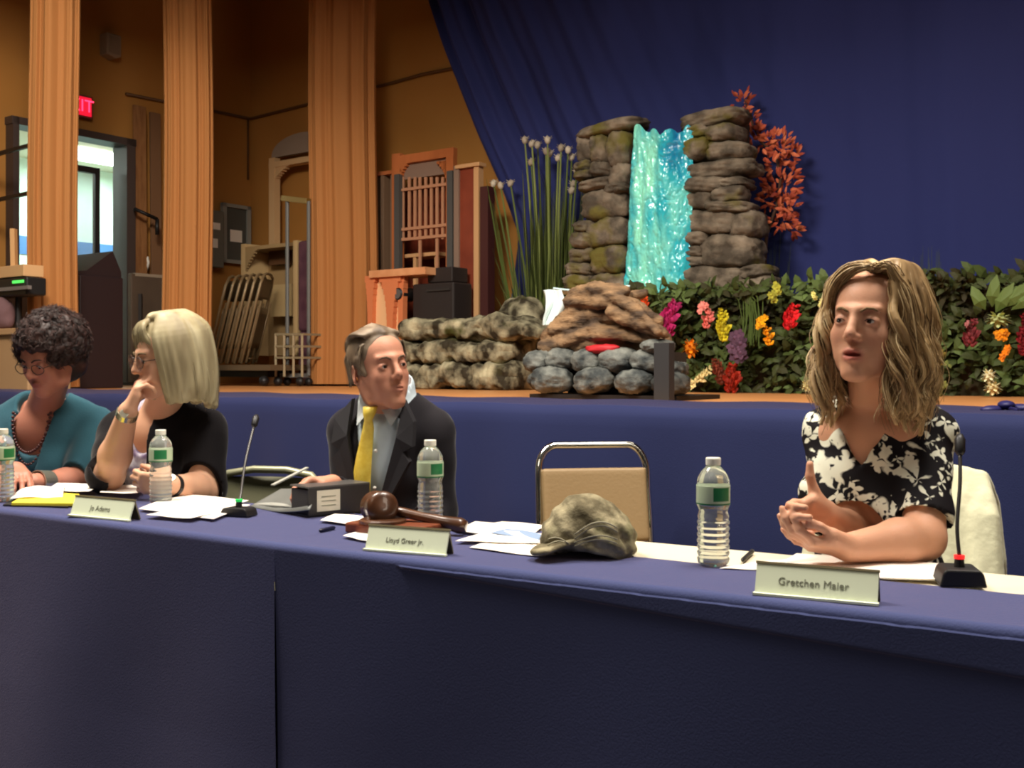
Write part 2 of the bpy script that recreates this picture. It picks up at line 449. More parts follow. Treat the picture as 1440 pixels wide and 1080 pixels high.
# ---------------- things on the walls
# exit sign
p = PW(106,148,AW+.05); t = thing('exit_sign', 'red lit EXIT sign above the doorway, half behind the tan curtain', 'sign', p, ALPHA-PI/2+PI)
MB().box((0,0,0), (.34,.06,.22)).build('housing', mat('sign_housing', (120,60,50), .5), t, world=False, bevel=.008)
MB().box((0,-.032,0), (.30,.006,.18)).build('face', mat('sign_face', (150,25,35), .5, emis=(255,30,60), estr=.9), t, world=False)
text_mesh('EXIT', .17, mat('sign_letters', (255,70,90), .5, emis=(255,50,90), estr=3.2), t, Matrix.Translation((0,-.037,0)) @ Matrix.Rotation(PI/2,4,'X'))
t.rotation_euler = (0,0,math.atan2(E1.y,E1.x)+PI/2); 
# wall speaker
p = PW(155,65,AW+.06); t = thing('wall_speaker', 'small pale box speaker high on the brown wall over the doorway', 'speaker', p, math.atan2(E1.y,E1.x)+PI/2)
MB().prism([(-.08,-.1),(.02,-.13),(.08,-.1),(.08,.11),(-.08,.11)], .13, Matrix.Translation((0,-.07,0))).build('cabinet', mat('speaker_beige', (150,128,104), .6), t, world=False, bevel=.01)
MB().box((0,-.074,0), (.12,.008,.17)).build('grille', mat('speaker_grille', (138,116,94), .9), t, world=False)
# conduit
zc2 = 3.97
m = MB().tube([ST(AW+.02,2.6,zc2-.05), ST(AW+.02,BW-.03,zc2), ST(AW+.06,BW-.02,zc2), ST(-4.6,BW-.02,zc2+.06), ST(-4.2,BW-.02,zc2+.08), ST(2,BW-.02,zc2)], .016, 8)
tag(m.build('conduit', mat('conduit_paint', (96,62,30), .6), smooth=True), 'thin brown conduit running along the ochre wall above the props', 'pipe')
m = MB().tube([ST(AW+.02,BW-.05,ZS+2.3), ST(AW+.02,BW-.05,zc2)], .012, 8)
tag(m.build('conduit', MATS['conduit_paint'], smooth=True), 'upright conduit in the corner of the ochre walls above the grey panel', 'pipe')
# framed board and grey cabinet next to corner
def wallbox(name, label, cat, x0, y0, x1, y1, dep, body, extra=None):
    pa = PW(x0,(y0+y1)/2,AW+dep); pb = PW(x1,(y0+y1)/2,AW+dep); c = (pa+pb)/2; Wd = (pb-pa).length; H = (y1-y0)/F_PX*c.y
    c.z = P(0,(y0+y1)/2,c.y).z
    t = thing(name, label, cat, c, math.atan2(E1.y,E1.x)+PI/2)
    return t, Wd, H
t, Wd, H = wallbox('notice_board', 'grey framed notice board with one white sheet, by the wall corner', 'board', 312,288,351,371,.05,None)
fm = MB()
for sx in (-1,1): fm.box((sx*(Wd/2-.025),0,0), (.05,.05,H))
for sz in (-1,1): fm.box((0,0,sz*(H/2-.02)), (Wd,.05,.04))
fm.build('frame', mat('grey_frame', (150,150,142), .5), t, world=False)
MB().box((0,.01,0), (Wd-.06,.02,H-.05)).build('panel', mat('board_panel', (84,84,78), .7), t, world=False)
MB().box((0,-.004,-.02), (Wd*.42,.004,H*.2)).build('sheet', M_PAPER, t, world=False)
t, Wd, H = wallbox('electrical_cabinet', 'flat grey electrical cabinet with white stickers behind the middle curtain edge', 'cabinet', 284,296,311,376,.1,None)
MB().box((0,.02,0), (Wd,.14,H)).build('body', mat('cabinet_grey', (112,110,100), .5), t, world=False, bevel=.01)
MB().box((.02,-.055,H*.22), (Wd*.4,.004,H*.12)).build('sticker', M_PAPER, t, world=False)
MB().box((.0,-.055,-H*.08), (Wd*.3,.004,H*.16)).build('sticker', M_PAPER, t, world=False)
# white wall phone
t, Wd, H = wallbox('wall_phone', 'small white wall telephone between the doorway and the middle curtain', 'telephone', 197,360,208,380,.05,None)
MB().box((0,.01,0), (Wd,.06,H)).build('base', M_WHITE, t, world=False, bevel=.01)
MB().tube([(0,-.05,-H*.38),(0,-.075,0),(0,-.05,H*.38)], [.02,.012,.02], 10).build('handset', M_WHITE, t, world=False, smooth=True)
# flat boards leaning on wall
def plank(x, y0, y1, wd, label, m, dep=.12, name='wooden_plank', grp=None):
    p = PW(x,400,AW+dep); z1_ = PW(x,y0,AW+dep).z
    o = MB().bar((p.x,p.y,ZS), (p.x-.04*E1.x,p.y-.04*E1.y,z1_), wd, .03, up=tuple(E1)).build(name, m, bevel=.004)
    tag(o, label, 'board', grp); return o
M_PLANK = mat('tan_plank', (150,104,62), .7, noise_scale=5, rgb2=(128,84,46), stretch=(6,6,1))
plank(199,148,0,.14,'tall narrow brown board leaning upright right beside the doorway frame', M_PLANK)
plank(221,158,0,.12,'shorter dull brown board leaning close to the middle curtain', mat('dull_plank', (120,86,58), .7))
# bracket hook
m = MB().tube([ST(AW,AB(PW(190,295,AW))[1],PW(190,295,AW).z), PW(190,294,AW+.25), PW(221,308,AW+.3)], .018, 8)
m.tube([PW(221,308,AW+.3), PW(221,330,AW+.3)], .02, 8)
tag(m.build('wall_bracket', M_BLACK, smooth=True), 'black metal bracket arm on the wall right of the doorway', 'bracket')

# ================================================================ stage front cloth
def skirt_fn(u, v):
    a = -8+u*12.0; fold = .014*math.sin(a*5.1+.8*math.sin(a*2.3))+.007*math.sin(a*13+1)
    L0 = .78+.03*math.sin(a*1.3)         # how far the cloth reaches in over the boards
    if v <= .5: return ST(a, L0*(1-v/.5)-.02*(v/.5), ZS+.010+.003*math.sin(a*9+v*7)-.003*(v > .49))
    d = (v-.5)/.5*(ZS-.03)
    return ST(a, -.026-.014*min(1,d/.05)-max(0,d-.05)*.02-(.02+fold)*min(1,d*2.2), ZS+.007-d)
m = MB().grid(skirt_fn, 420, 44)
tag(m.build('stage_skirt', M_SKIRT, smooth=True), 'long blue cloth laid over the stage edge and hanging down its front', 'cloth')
# blue ribbon at right on stage edge
m = MB()
for dx, dz, r in ((-.05,.012,.3),(.0,.03,1.2),(.05,.018,2.1),(.10,.01,2.8)):
    c0 = FL(1415,.42)+Vector((dx,0,dz)); m.ball(c0, (.05,.03,.016), Matrix.Rotation(r,3,'Z'), 12, 8)
m.tube([FL(1415,.42)+Vector((0,0,.02)), FL(1425,.3)+Vector((.02,0,.012)), FL(1445,.35)+Vector((0,0,.01))], .008, 6)
tag(m.build('ribbon_bow', mat('navy_ribbon', (34,32,84), .5), smooth=True), 'crumpled navy ribbon lying on the stage edge at far right', 'ribbon')

# ================================================================ curtains
def leg_curtain(xc, wpx, b, label, seed, flare=.0):
    p = FL(xc, b); u = (xc-CX)/F_PX; wd = wpx/F_PX*p.y
    rz = math.atan2(-p.x, p.y)*-1
    t = MB(); n = 190; H = 5.9
    rnd = random.Random(seed); ph = [rnd.uniform(0,6.28) for _ in range(8)]
    rows = 40; vs = []
    for j in range(rows+1):
        z = j/rows; k = 1+flare*(1-z)
        for i in range(n):
            th = 2*PI*i/n
            cx_ = math.copysign(abs(math.cos(th))**.7, math.cos(th)); sy = math.copysign(abs(math.sin(th))**.8, math.sin(th))
            pl_ = .5+.5*math.sin(th*9+ph[0]+.35*math.sin(z*4+ph[1])+.8*math.sin(th*2+ph[2]))
            pl2 = .5+.5*math.sin(th*29+ph[3]+.3*math.sin(z*6+ph[4]))
            d = .050*pl_**1.2+.012*pl2
            x = wd/2*k*cx_; y = (.17*sy); r = math.hypot(x, y)+1e-6
            x -= x/r*d*.5*abs(sy)+0; y -= sy*d
            x += .012*math.sin(z*9+ph[5])
            vs.append((x*math.cos(-rz)+y*math.sin(-rz)*-1+p.x, x*math.sin(-rz)+y*math.cos(-rz)+p.y, ZS+.02+z*H))
    fs = [(j*n+i, j*n+(i+1)%n, (j+1)*n+(i+1)%n, (j+1)*n+i) for j in range(rows) for i in range(n)]
    o = MB().add(vs, fs).build('stage_curtain', M_CURT, smooth=True)
    tag(o, label, 'curtain'); return o
leg_curtain(76, 64, .84, 'tan pleated wing curtain in front of the lit doorway', 1, .03)
leg_curtain(264, 64, 2.04, 'tan pleated wing curtain between the wall board and the doorway, middle of three', 2, .06)
leg_curtain(483, 94, 3.40, 'widest tan pleated wing curtain, nearest the blue backdrop', 3, .01)

BB = 3.9
pts = [(-230,560),(-60,590),(0,600),(60,619),(110,638),(190,668),(265,700),(330,722),(400,713),(545,690)]
def left_a(z):
    for (y0,x0),(y1,x1) in zip(pts, pts[1:]):
        p0 = PS(x0,y0,BB); p1 = PS(x1,y1,BB)
        if p1.z <= z <= p0.z:
            k = (p0.z-z)/(p0.z-p1.z); return AB(p0)[0]*(1-k)+AB(p1)[0]*k
    return AB(PS(560,-230,BB))[0]-.2 if z > 3 else AB(PS(690,545,BB))[0]
def drop_fn(u, v):
    z = ZS+.02+v*5.6; a0 = left_a(z); a = a0+(5.5-a0)*(u**1.6)
    s = a-a0; dec = math.exp(-s/.9)
    fan = dec*(.07*math.sin(s*16+1)+.035*math.sin(s*37+z))
    flat_ = .035*math.sin(a*4.2+.5*math.sin(z*.8))+.012*math.sin(a*11.7+z*.4)+.004*math.sin(a*31+z)
    return ST(a, BB-.05+fan+flat_*(1-dec)+.05*dec, z)
m = MB().grid(drop_fn, 420, 60)
o = m.build('backdrop_curtain', M_BACK, smooth=True); sd = o.modifiers.new('thickness', 'SOLIDIFY'); sd.thickness = .01
tag(o, 'deep blue backdrop curtain across the stage, its left edge swept aside', 'curtain')
# ================================================================ rocks
def rock_mb(mb, c, size, rz=0, seed=0, boxy=.55, amp=.12, M=None, nu=26, nv=16, freq=2.2, tint=None, twist=0):
    r = np.random.RandomState(seed); off = r.rand(3)*50
    ph = np.linspace(0, PI, nv+1)[:,None]; th = np.linspace(0, 2*PI, nu, endpoint=False)[None,:]
    d = np.stack([np.sin(ph)*np.cos(th), np.sin(ph)*np.sin(th), np.cos(ph)+0*th], -1).reshape(-1,3)
    p = 1/boxy*2 if boxy < 1 else 2
    k = (np.abs(d)**(2/boxy)).sum(1)**(-boxy/2)
    q = d*k[:,None]
    n = fbm(d*freq+off, seed, 3); n2 = fbm(d*freq*3+off, seed+9, 2)
    n3 = 1-np.abs(fbm(d*np.array([2.2,2.2,5])*freq*.6+off, seed+3, 2))*2
    q = q*(1+amp*n+amp*.45*n2+amp*.35*n3)[:,None]*np.array(size)/2*.97
    R = np.array(Matrix.Rotation(rz+r.uniform(-.15,.15),3,'Z') @ Matrix.Rotation(r.uniform(-.12,.12)+twist,3,'Y')) if M is None else np.array(M)
    v = q@R.T+np.array(c)
    fs = [(j*nu+i, (j+1)*nu+i, (j+1)*nu+(i+1)%nu, j*nu+(i+1)%nu) for j in range(nv) for i in range(nu)]
    mb.add([tuple(x) for x in v], fs, tint if tint is not None else .2+.6*r.rand()); return mb
def rock_mat(name, ca, cb, cc, scale=7, bump=.5):
    m = mat(name, ca, .8, noise_scale=scale, rgb2=cb, bump=bump, bump_scale=scale*4, spec=.25, detail=5, contrast=(.40,.72))
    nt = m.node_tree; n = nt.nodes; l = nt.links; b = n['Principled BSDF']
    src = b.inputs['Base Color'].links[0].from_socket
    t = n.new('ShaderNodeTexNoise'); t.inputs['Scale'].default_value = scale*.45; t.inputs['Detail'].default_value = 3
    tc = n.new('ShaderNodeTexCoord'); l.new(tc.outputs['Object'], t.inputs['Vector'])
    r = n.new('ShaderNodeValToRGB'); r.color_ramp.elements[0].position = .58; r.color_ramp.elements[1].position = .68
    l.new(t.outputs['Fac'], r.inputs['Fac'])
    mx = n.new('ShaderNodeMix'); mx.data_type = 'RGBA'; l.new(r.outputs['Color'], mx.inputs['Factor'])
    l.new(src, mx.inputs['A']); mx.inputs['B'].default_value = (*s2l(cc), 1); l.new(mx.outputs['Result'], b.inputs['Base Color'])
    return m
M_ROCK = rock_mat('painted_rock', (72,64,54), (140,126,108), (96,88,40), 7, .9)
M_STONE = rock_mat('grey_stone', (58,62,62), (136,138,130), (44,46,46), 10, .9)
M_CAMO = rock_mat('mossy_rock', (52,46,34), (186,178,146), (66,68,30), 8, .9)

# ---------------- waterfall prop
WB = 3.25
wf = thing('waterfall_prop', 'tall painted rock waterfall stage prop with glossy turquoise water between two pillars', 'stage prop', FL(930, WB), ALPHA)
def cr(q): return (680+q[0]/3.085, 130+q[1]/3.085, 680+q[2]/3.085, 130+q[3]/3.085)
LEFT = [(452,135,690,192),(440,188,520,312),(500,188,568,318),(565,178,655,330),(575,300,655,440),(440,305,505,352),(498,310,574,378),(445,380,575,432),(438,345,500,392),
 (458,428,640,560),(560,400,650,450),(478,552,640,680),(408,608,505,684),(440,560,500,615),(405,676,530,748),(505,672,645,790),(392,742,500,800),(385,795,500,870),(495,785,645,870),(380,865,640,960),(370,940,640,1060)]
RIGHT = [(893,88,1118,158),(908,150,1005,212),(1000,150,1112,226),(902,205,1002,306),(998,222,1152,312),(905,305,1164,382),(905,374,1062,442),(1040,378,1150,425),(898,430,1024,516),(1016,418,1132,494),(1000,480,1160,530),
 (886,512,1140,622),(1100,520,1205,640),(886,602,996,672),(980,625,1190,772),(886,668,982,722),(880,716,990,766),(890,758,1065,862),(1035,760,1175,860),(1150,752,1245,812),(1080,800,1260,880),(880,855,1260,950),(880,945,1260,1070)]
i = 0
for side in (LEFT, RIGHT):
    for q in side:
        x0, y0, x1, y1 = cr(q); i += 1
        pc = PS((x0+x1)/2, (y0+y1)/2, WB+random.Random(i).uniform(-.04,.04)); s = F_PX/pc.y
        wd = (x1-x0)/s*1.24*1.02; h = (y1-y0)/s*1.04
        if pc.z-h/2 < ZS: h = max(.06, (pc.z+h/2-ZS)); pc.z = ZS+h/2+.004
        m = MB(); rock_mb(m, pc, (wd, .34, h), ALPHA, i, .56, .17, nu=40, nv=26)
        m.build('rock', M_ROCK, wf, smooth=True)
for xa, xb, yt in ((845,884,190),(985,1045,176)):
    a = PS(xa,300,WB+.18); b = PS(xb,300,WB+.18); zt_ = PS((xa+xb)/2,yt,WB+.18).z
    m = MB().box(((a.x+b.x)/2,(a.y+b.y)/2,(ZS+zt_)/2), ((b-a).length,.22,zt_-ZS), MST)
    m.build('core', mat('rock_core', (50,42,34), .9), wf)
# water sheet : crinkled film
WL = [(178,893,975),(230,888,976),(300,886,975),(350,882,972),(395,878,972),(412,880,970)]
def interp(tab, y):
    for r0, r1 in zip(tab, tab[1:]):
        if r0[0] <= y <= r1[0]:
            k = (y-r0[0])/(r1[0]-r0[0]); return [r0[j]*(1-k)+r1[j]*k for j in range(1,len(r0))]
    return list(tab[-1][1:] if y > tab[-1][0] else tab[0][1:])
nu, nv = 110, 260; vs = []; ts = []
for j in range(nv+1):
    yy = 178+(412-178)*j/nv; xl, xr = interp(WL, yy)
    for i_ in range(nu+1):
        u = i_/nu; dip = 9*math.sin(PI*u)**2*max(0,1-j/26)
        vs.append(PS(xl+(xr-xl)*u, yy+dip-4*math.sin(u*23)*max(0,1-j/14), WB-.12-.08*math.sin(PI*u)))
A = np.array([tuple(v) for v in vs]); q = A*np.array([9,9,2.2])
n1 = fbm(q,3,3); n2 = 1-np.abs(fbm(A*np.array([26,26,12])+fbm(A*7,8,2)[:,None]*1.5,5,3))*2; n3 = 1-np.abs(vnoise(A*np.array([60,60,38]),12))*2
D = .055*n1+.014*n2+.002*n3
A = A+np.outer(D, -np.array(E2))
U_ = np.tile(np.linspace(0,1,nu+1), nv+1)
tn = np.clip(.62-.42*U_+.85*fbm(A*np.array([6,6,2.6])+11,21,3)+.10*n2, .02, 1)
m = MB(); m.add([tuple(x) for x in A], [(j*(nu+1)+i_, j*(nu+1)+i_+1, (j+1)*(nu+1)+i_+1, (j+1)*(nu+1)+i_) for j in range(nv) for i_ in range(nu)]); m.t = [float(x) for x in tn]
M_WATER = mat_tint('turquoise_film', (12,112,170), (150,240,212), .16, c2=(50,182,196), spec=.9)
wo = m.build('water_sheet', M_WATER, wf, smooth=True); sd = wo.modifiers.new('t','SOLIDIFY'); sd.thickness = .006
m = MB()
def spill(u, v):
    y = 395+38*v; x = 882+16*u-4*math.sin(v*2); return PS(x, y, WB-.2-.04*math.sin(u*9)-.02*math.sin(v*14))
m.grid(spill, 14, 24, .6); m.build('water_spill', M_WATER, wf, smooth=True)

# ---------------- flower hedge
HB = 2.9
hg = thing('flower_hedge', 'long low hedge of green foliage dotted with colourful blossoms along the stage', 'hedge', FL(1200, HB), ALPHA)
a0 = AB(PS(905,500,HB))[0]; a1 = 2.9; ztop = PS(1200,404,HB).z
m = MB().box(ST((a0+a1)/2, HB+.11, (ZS+ztop)/2-.01), (a1-a0, .10, ztop-ZS-.02), MST); m.build('base_panel', mat('hedge_base', (52,40,22), .9, noise_scale=9, rgb2=(44,52,24)), hg)
def leaf_add(m, p, d, nrm, L, W, bend, tint):
    s = d.cross(nrm)
    if s.length < 1e-5: s = d.cross(Vector((.3,.5,.8)))
    s.normalize(); n = s.cross(d).normalized()
    pts_ = [p, p+d*L*.35+s*W*.5+n*bend*.2, p+d*L*.35-s*W*.5+n*bend*.2, p+d*L*.4+n*bend*.5, p+d*L*.75+s*W*.36-n*bend*.1, p+d*L*.75-s*W*.36-n*bend*.1, p+d*L-n*bend*.6]
    m.add(pts_, [(0,1,3),(0,3,2),(1,4,3),(3,5,2),(4,6,3),(3,6,5)], tint)
M_LEAF = mat_tint('hedge_leaves', (44,36,16), (108,130,70), .6, c2=(62,74,34), spec=.25)
rl = random.Random(4); m = MB()
for k in range(5200):
    a = rl.uniform(a0-.05, a1); z = ZS+.02+(ztop-ZS+.03)*rl.random()**.85
    patch = noise.noise(Vector((a*2.2, z*3, 0)))
    b = HB+.12-.16*rl.random()**1.5-.08*patch
    top = z > ztop-.05
    if top: b = HB+rl.uniform(-.1,.15)
    o_ = ST(a, b, z); d = (-E2*rl.uniform(.1,.7)+E1*rl.uniform(-1,1)+Vector((0,0,rl.uniform(-.6,.9)))).normalized()
    L = rl.uniform(.05,.12); 
    tn = max(.03, min(1, .38+patch*.55+rl.uniform(-.22,.25)))
    leaf_add(m, o_, d, (-E2+Vector((0,0,.6))).normalized(), L, L*rl.uniform(.35,.6), .02, tn)
o = m.build('foliage', M_LEAF, hg); o['kind'] = 'stuff'
# broad palm-like leaves and arching grass in the hedge
m = MB()
for (x, y, dx, L) in ((1400,440,.5,.20),(1408,434,.9,.22),(1395,432,.15,.19),(1422,436,1.1,.2),(1386,436,-.4,.16),(1398,428,1.4,.2),(1428,424,.7,.16)):
    leaf_add(m, PS(x,y,HB-.12), (E1*dx+Vector((0,0,.8))-E2*.3).normalized(), -E2, L, .075, .05, .8)
for k in range(26):
    x = 1045+rl.uniform(-14,14); p0 = PS(x+12,480+rl.uniform(-10,10),HB-.12); top_ = PS(x-12+rl.uniform(-14,14),392+rl.uniform(0,26),HB-.1)
    mid = (p0+top_)/2+E1*.05+Vector((0,0,.09)); m.tube([p0,(p0+mid)/2+E1*.01,mid,(mid+top_)/2+Vector((0,0,.02)),top_], [.008,.008,.007,.005,.002], 4, tint=.75, flat=.4)
m.build('broad_leaves', M_LEAF, hg)
def blossom(x, y, wd, ht, col, kind, tilt=0, col2=None, label=None):
    s = F_PX/PS(x,y,HB-.15).y; c = PS(x,y,HB-.17); W = wd/s*1.1; H = ht/s; rr = random.Random(int(x*7+y))
    nm = 'petals_%d_%d_%d' % col; M_ = mat_tint(nm, tuple(int(v*.72) for v in col), tuple(min(255,int(v*1.08)) for v in col), .6, spec=.2)
    m = MB(); up = (Vector((0,0,1))*math.cos(tilt)+E1*math.sin(tilt)); side = (E1*math.cos(tilt)-Vector((0,0,1))*math.sin(tilt))
    if kind == 'spike':
        n = max(4, int(ht/4))
        for k in range(n):
            t = k/(n-1)-.5; w_ = W*.5*(1-.55*abs(t+.15)*1.4)
            for j in range(4):
                an = rr.uniform(0,6.28); p = c+up*t*H+side*math.cos(an)*w_*.55-E2*abs(math.sin(an))*w_*.5
                R = frame_from(up+side*math.cos(an)*.9-E2*abs(math.sin(an))*.8); d = (up*.8+side*math.cos(an)*.9-E2*abs(math.sin(an))*.8).normalized()
                leaf_add(m, p, d, R[0], w_*1.1, w_*.8, w_*.2, rr.random()); m.ball(p, w_*.42, None, 8, 5, tint=rr.random())
    elif kind == 'ball':
        for k in range(34):
            z = 1-2*(k+.5)/34; an = k*2.4; r_ = math.sqrt(1-z*z); d = (side*math.cos(an)*r_*W/2+up*z*H/2-E2*math.sin(an)*r_*W/2)
            leaf_add(m, c+d*.6, d.normalized(), up, W*.35, W*.25, W*.05, rr.random())
        m.ball(c, (W*.36,W*.36,H*.38), None, 10, 8, tint=.3)
    else:
        n = max(3, int(wd*ht/60))
        for k in range(n):
            t = (k+.5)/n-.5; p = c+up*t*H*.8+side*rr.uniform(-.22,.22)*W-E2*rr.uniform(0,.03); fs_ = min(W,H)*.33
            for j in range(6):
                an = 2*PI*j/6+rr.random(); d = (side*math.cos(an)+up*math.sin(an)-E2*.35).normalized()
                leaf_add(m, p, d, -E2, fs_, fs_*.8, fs_*.15, rr.random())
            m.ball(p-E2*.006, fs_*.3, None, 8, 5, tint=.9)
    o = m.build('blossom', M_, hg); 
    if label: o['label'] = label
FLW = [(906,427,11,32,(206,70,22),'spike',0,'orange-red flower spike'),(941,452,24,54,(190,44,108),'spike',.45,'magenta flower spike'),(991,432,32,16,(240,140,128),'cluster',1.2,'salmon pink blossom'),(996,448,14,24,(232,120,110),'spike',.2,'salmon pink flower tip'),
 (1018,457,16,42,(206,190,40),'spike',-.1,'yellow flower spike'),(971,490,20,25,(232,132,22),'ball',0,'round orange blossom'),(1040,487,30,40,(92,64,84),'cluster',0,'dull purple blossom'),(990,527,14,26,(232,214,150),'spike',.9,'cream flower spike'),(975,540,18,14,(236,218,156),'cluster',0,'small cream blossom'),
 (1012,522,16,34,(120,52,34),'spike',-.35,'rust coloured leaves'),(1030,532,20,36,(150,38,22),'spike',.1,'dark red leaves'),(1072,453,22,18,(244,166,24),'cluster',0,'golden blossom'),(1081,472,13,24,(240,156,24),'spike',-.2,'golden flower spike'),
 (1114,446,18,32,(214,34,40),'spike',.3,'red flower spike'),(1092,412,18,28,(170,166,60),'cluster',.3,'yellow-green blossom'),(1149,416,13,12,(250,236,140),'cluster',0,'pale yellow blossom'),(1157,426,12,12,(250,236,150),'cluster',0,'pale yellow blossom'),
 (1134,542,14,14,(240,226,160),'ball',0,'small round cream blossom'),(1150,492,20,18,(226,60,110),'cluster',0,'pink blossom'),(1156,474,12,22,(232,110,140),'spike',.3,'light pink flower spike'),
 (1281,412,20,50,(250,60,20),'spike',-.45,'bright scarlet flower spike'),(1309,480,14,22,(170,92,60),'cluster',0,'rusty pink blossom'),(1320,500,14,24,(150,130,56),'spike',-.2,'ochre bud'),
 (1366,468,18,34,(122,48,52),'spike',.1,'dusky rose flower spike'),(1363,456,15,10,(176,110,110),'cluster',0,'faded pink blossom'),(1410,473,32,17,(240,148,24),'cluster',1.4,'orange blossom'),(1416,497,15,24,(236,132,26),'cluster',.3,'orange flower tip'),
 (1391,529,18,18,(246,232,190),'ball',0,'cream white blossom'),(1396,545,20,16,(246,226,170),'ball',0,'cream blossom'),(1404,449,28,15,(196,206,140),'ball',0,'pale green blossom'),(1440,470,14,56,(124,26,34),'spike',0,'dark red flower spike'),
 (1334,512,14,10,(120,130,70),'cluster',0,None),(1218,500,20,30,(130,60,40),'spike',0,None),(1255,470,18,18,(220,190,90),'cluster',0,None),(1243,535,18,16,(210,90,110),'cluster',0,None),(1322,545,16,20,(110,110,50),'spike',0,None)]
for x, y, wd, ht, c_, k_, tl, lb in FLW: blossom(x, y, wd, ht, c_, k_, tl, label=lb)

# ---------------- tall reeds left of the waterfall
rd = thing('reed_clump', 'tall clump of green artificial reeds with pale seed heads left of the waterfall', 'plant', FL(770, 3.6), ALPHA)
M_REED = mat_tint('reed_leaves', (62,70,40), (138,148,84), .6, c2=(88,102,50), spec=.3)
heads = [(738,197),(748,202),(756,204),(770,197),(768,213),(773,216),(789,208),(799,211),(804,221),(747,228),(811,241),(806,259),(804,268),(694,258),(704,261),(718,258),(785,222)]
m = MB(); hm = MB(); rr = random.Random(11)
for hx, hy in heads:
    bx = 768+(hx-768)*.35+rr.uniform(-6,6); p0 = FL(bx, 3.6); p2 = PS(hx,hy,3.58+rr.uniform(-.1,.1)); mid = p0.lerp(p2,.55)+E1*(.02*(1 if hx > 770 else 1.5))
    m.tube([p0, p0.lerp(mid,.5)+E1*.0, mid, mid.lerp(p2,.5), p2], [.013,.012,.011,.009,.007], 6, tint=rr.uniform(.3,.9))
    hm.ball(p2, (.026,.026,.034), Matrix.Rotation(rr.uniform(-.5,.5),3,'Y'), 10, 8, tint=.3+.6*rr.random())
    for k in range(9):
        an = k*2.3; hm.tube([p2, p2+Vector((math.cos(an)*.04, math.sin(an)*.04, .02+.012*math.sin(k)))], [.006,.002], 4, tint=rr.random())
for k in range(330):
    bx = rr.uniform(742,826); top_ = rr.uniform(238,430) if rr.random() < .72 else rr.uniform(400,500); lean = (bx-778)*rr.uniform(.0,.35)+rr.uniform(-8,8)
    p0 = FL(768+(bx-768)*.75, 3.6+rr.uniform(-.1,.1)); p2 = PS(min(829,bx+lean), top_, 3.58+rr.uniform(-.12,.1))
    mid = p0.lerp(p2,.6)+Vector((0,0,.02)); w_ = rr.uniform(.010,.019)
    m.tube([p0, p0.lerp(mid,.5), mid, mid.lerp(p2,.6), p2], [w_,w_,w_*.9,w_*.7,.002], 4, tint=rr.random(), flat=.35)
for k in range(16):
    p0 = FL(738+rr.uniform(-4,14), 3.6); p2 = PS(rr.uniform(688,735), rr.uniform(300,420), 3.55); mid = p0.lerp(p2,.6)+Vector((0,0,.1))
    m.tube([p0, p0.lerp(mid,.5)+Vector((0,0,.04)), mid, mid.lerp(p2,.5)+Vector((0,0,.03)), p2], [.01,.009,.008,.006,.002], 4, tint=rr.random(), flat=.4)
for k in range(7):
    p0 = FL(742, 3.6); p2 = PS(684+k*3, 256+k*10+rr.uniform(-4,8), 3.55); mid = p0.lerp(p2,.7)-E1*.02
    m.tube([p0, p0.lerp(mid,.5), mid, p2], [.008,.008,.007,.003], 4, tint=.5, flat=.5)
m.build('leaves', M_REED, rd)['kind'] = 'stuff'
hm.build('seed_heads', mat_tint('seed_head', (120,104,84), (206,196,176), .8), rd, smooth=True)['kind'] = 'stuff'

def grass_clump(name, label, specs, b, tint0):
    t = thing(name, label, 'plant', FL(specs[0][0], b), ALPHA); m = MB()
    for x0, x1, yt0, yt1, n, spread in specs:
        for k in range(n):
            bx = rr.uniform(x0,x1); p0 = FL(bx, b+rr.uniform(-.03,.03)); p2 = PS(bx+rr.uniform(-spread,spread), rr.uniform(yt0,yt1), b+rr.uniform(-.03,.03)); mid = p0.lerp(p2,.7)
            m.tube([p0,p0.lerp(mid,.5),mid,p2],[.007,.007,.006,.0015],4,tint=min(1,max(.02,tint0+rr.uniform(-.2,.3))),flat=.4)
    m.build('leaves', M_REED, t)['kind'] = 'stuff'
grass_clump('grass_tuft', 'faint dark grass tuft behind the right rock pillar', [(1066,1100,325,400,46,22)], 3.64, .1)
grass_clump('grass_tuft', 'thin dark grass stalks rising behind the blonde woman beside the scarlet flower', [(1278,1322,345,395,22,3)], 3.2, .05)

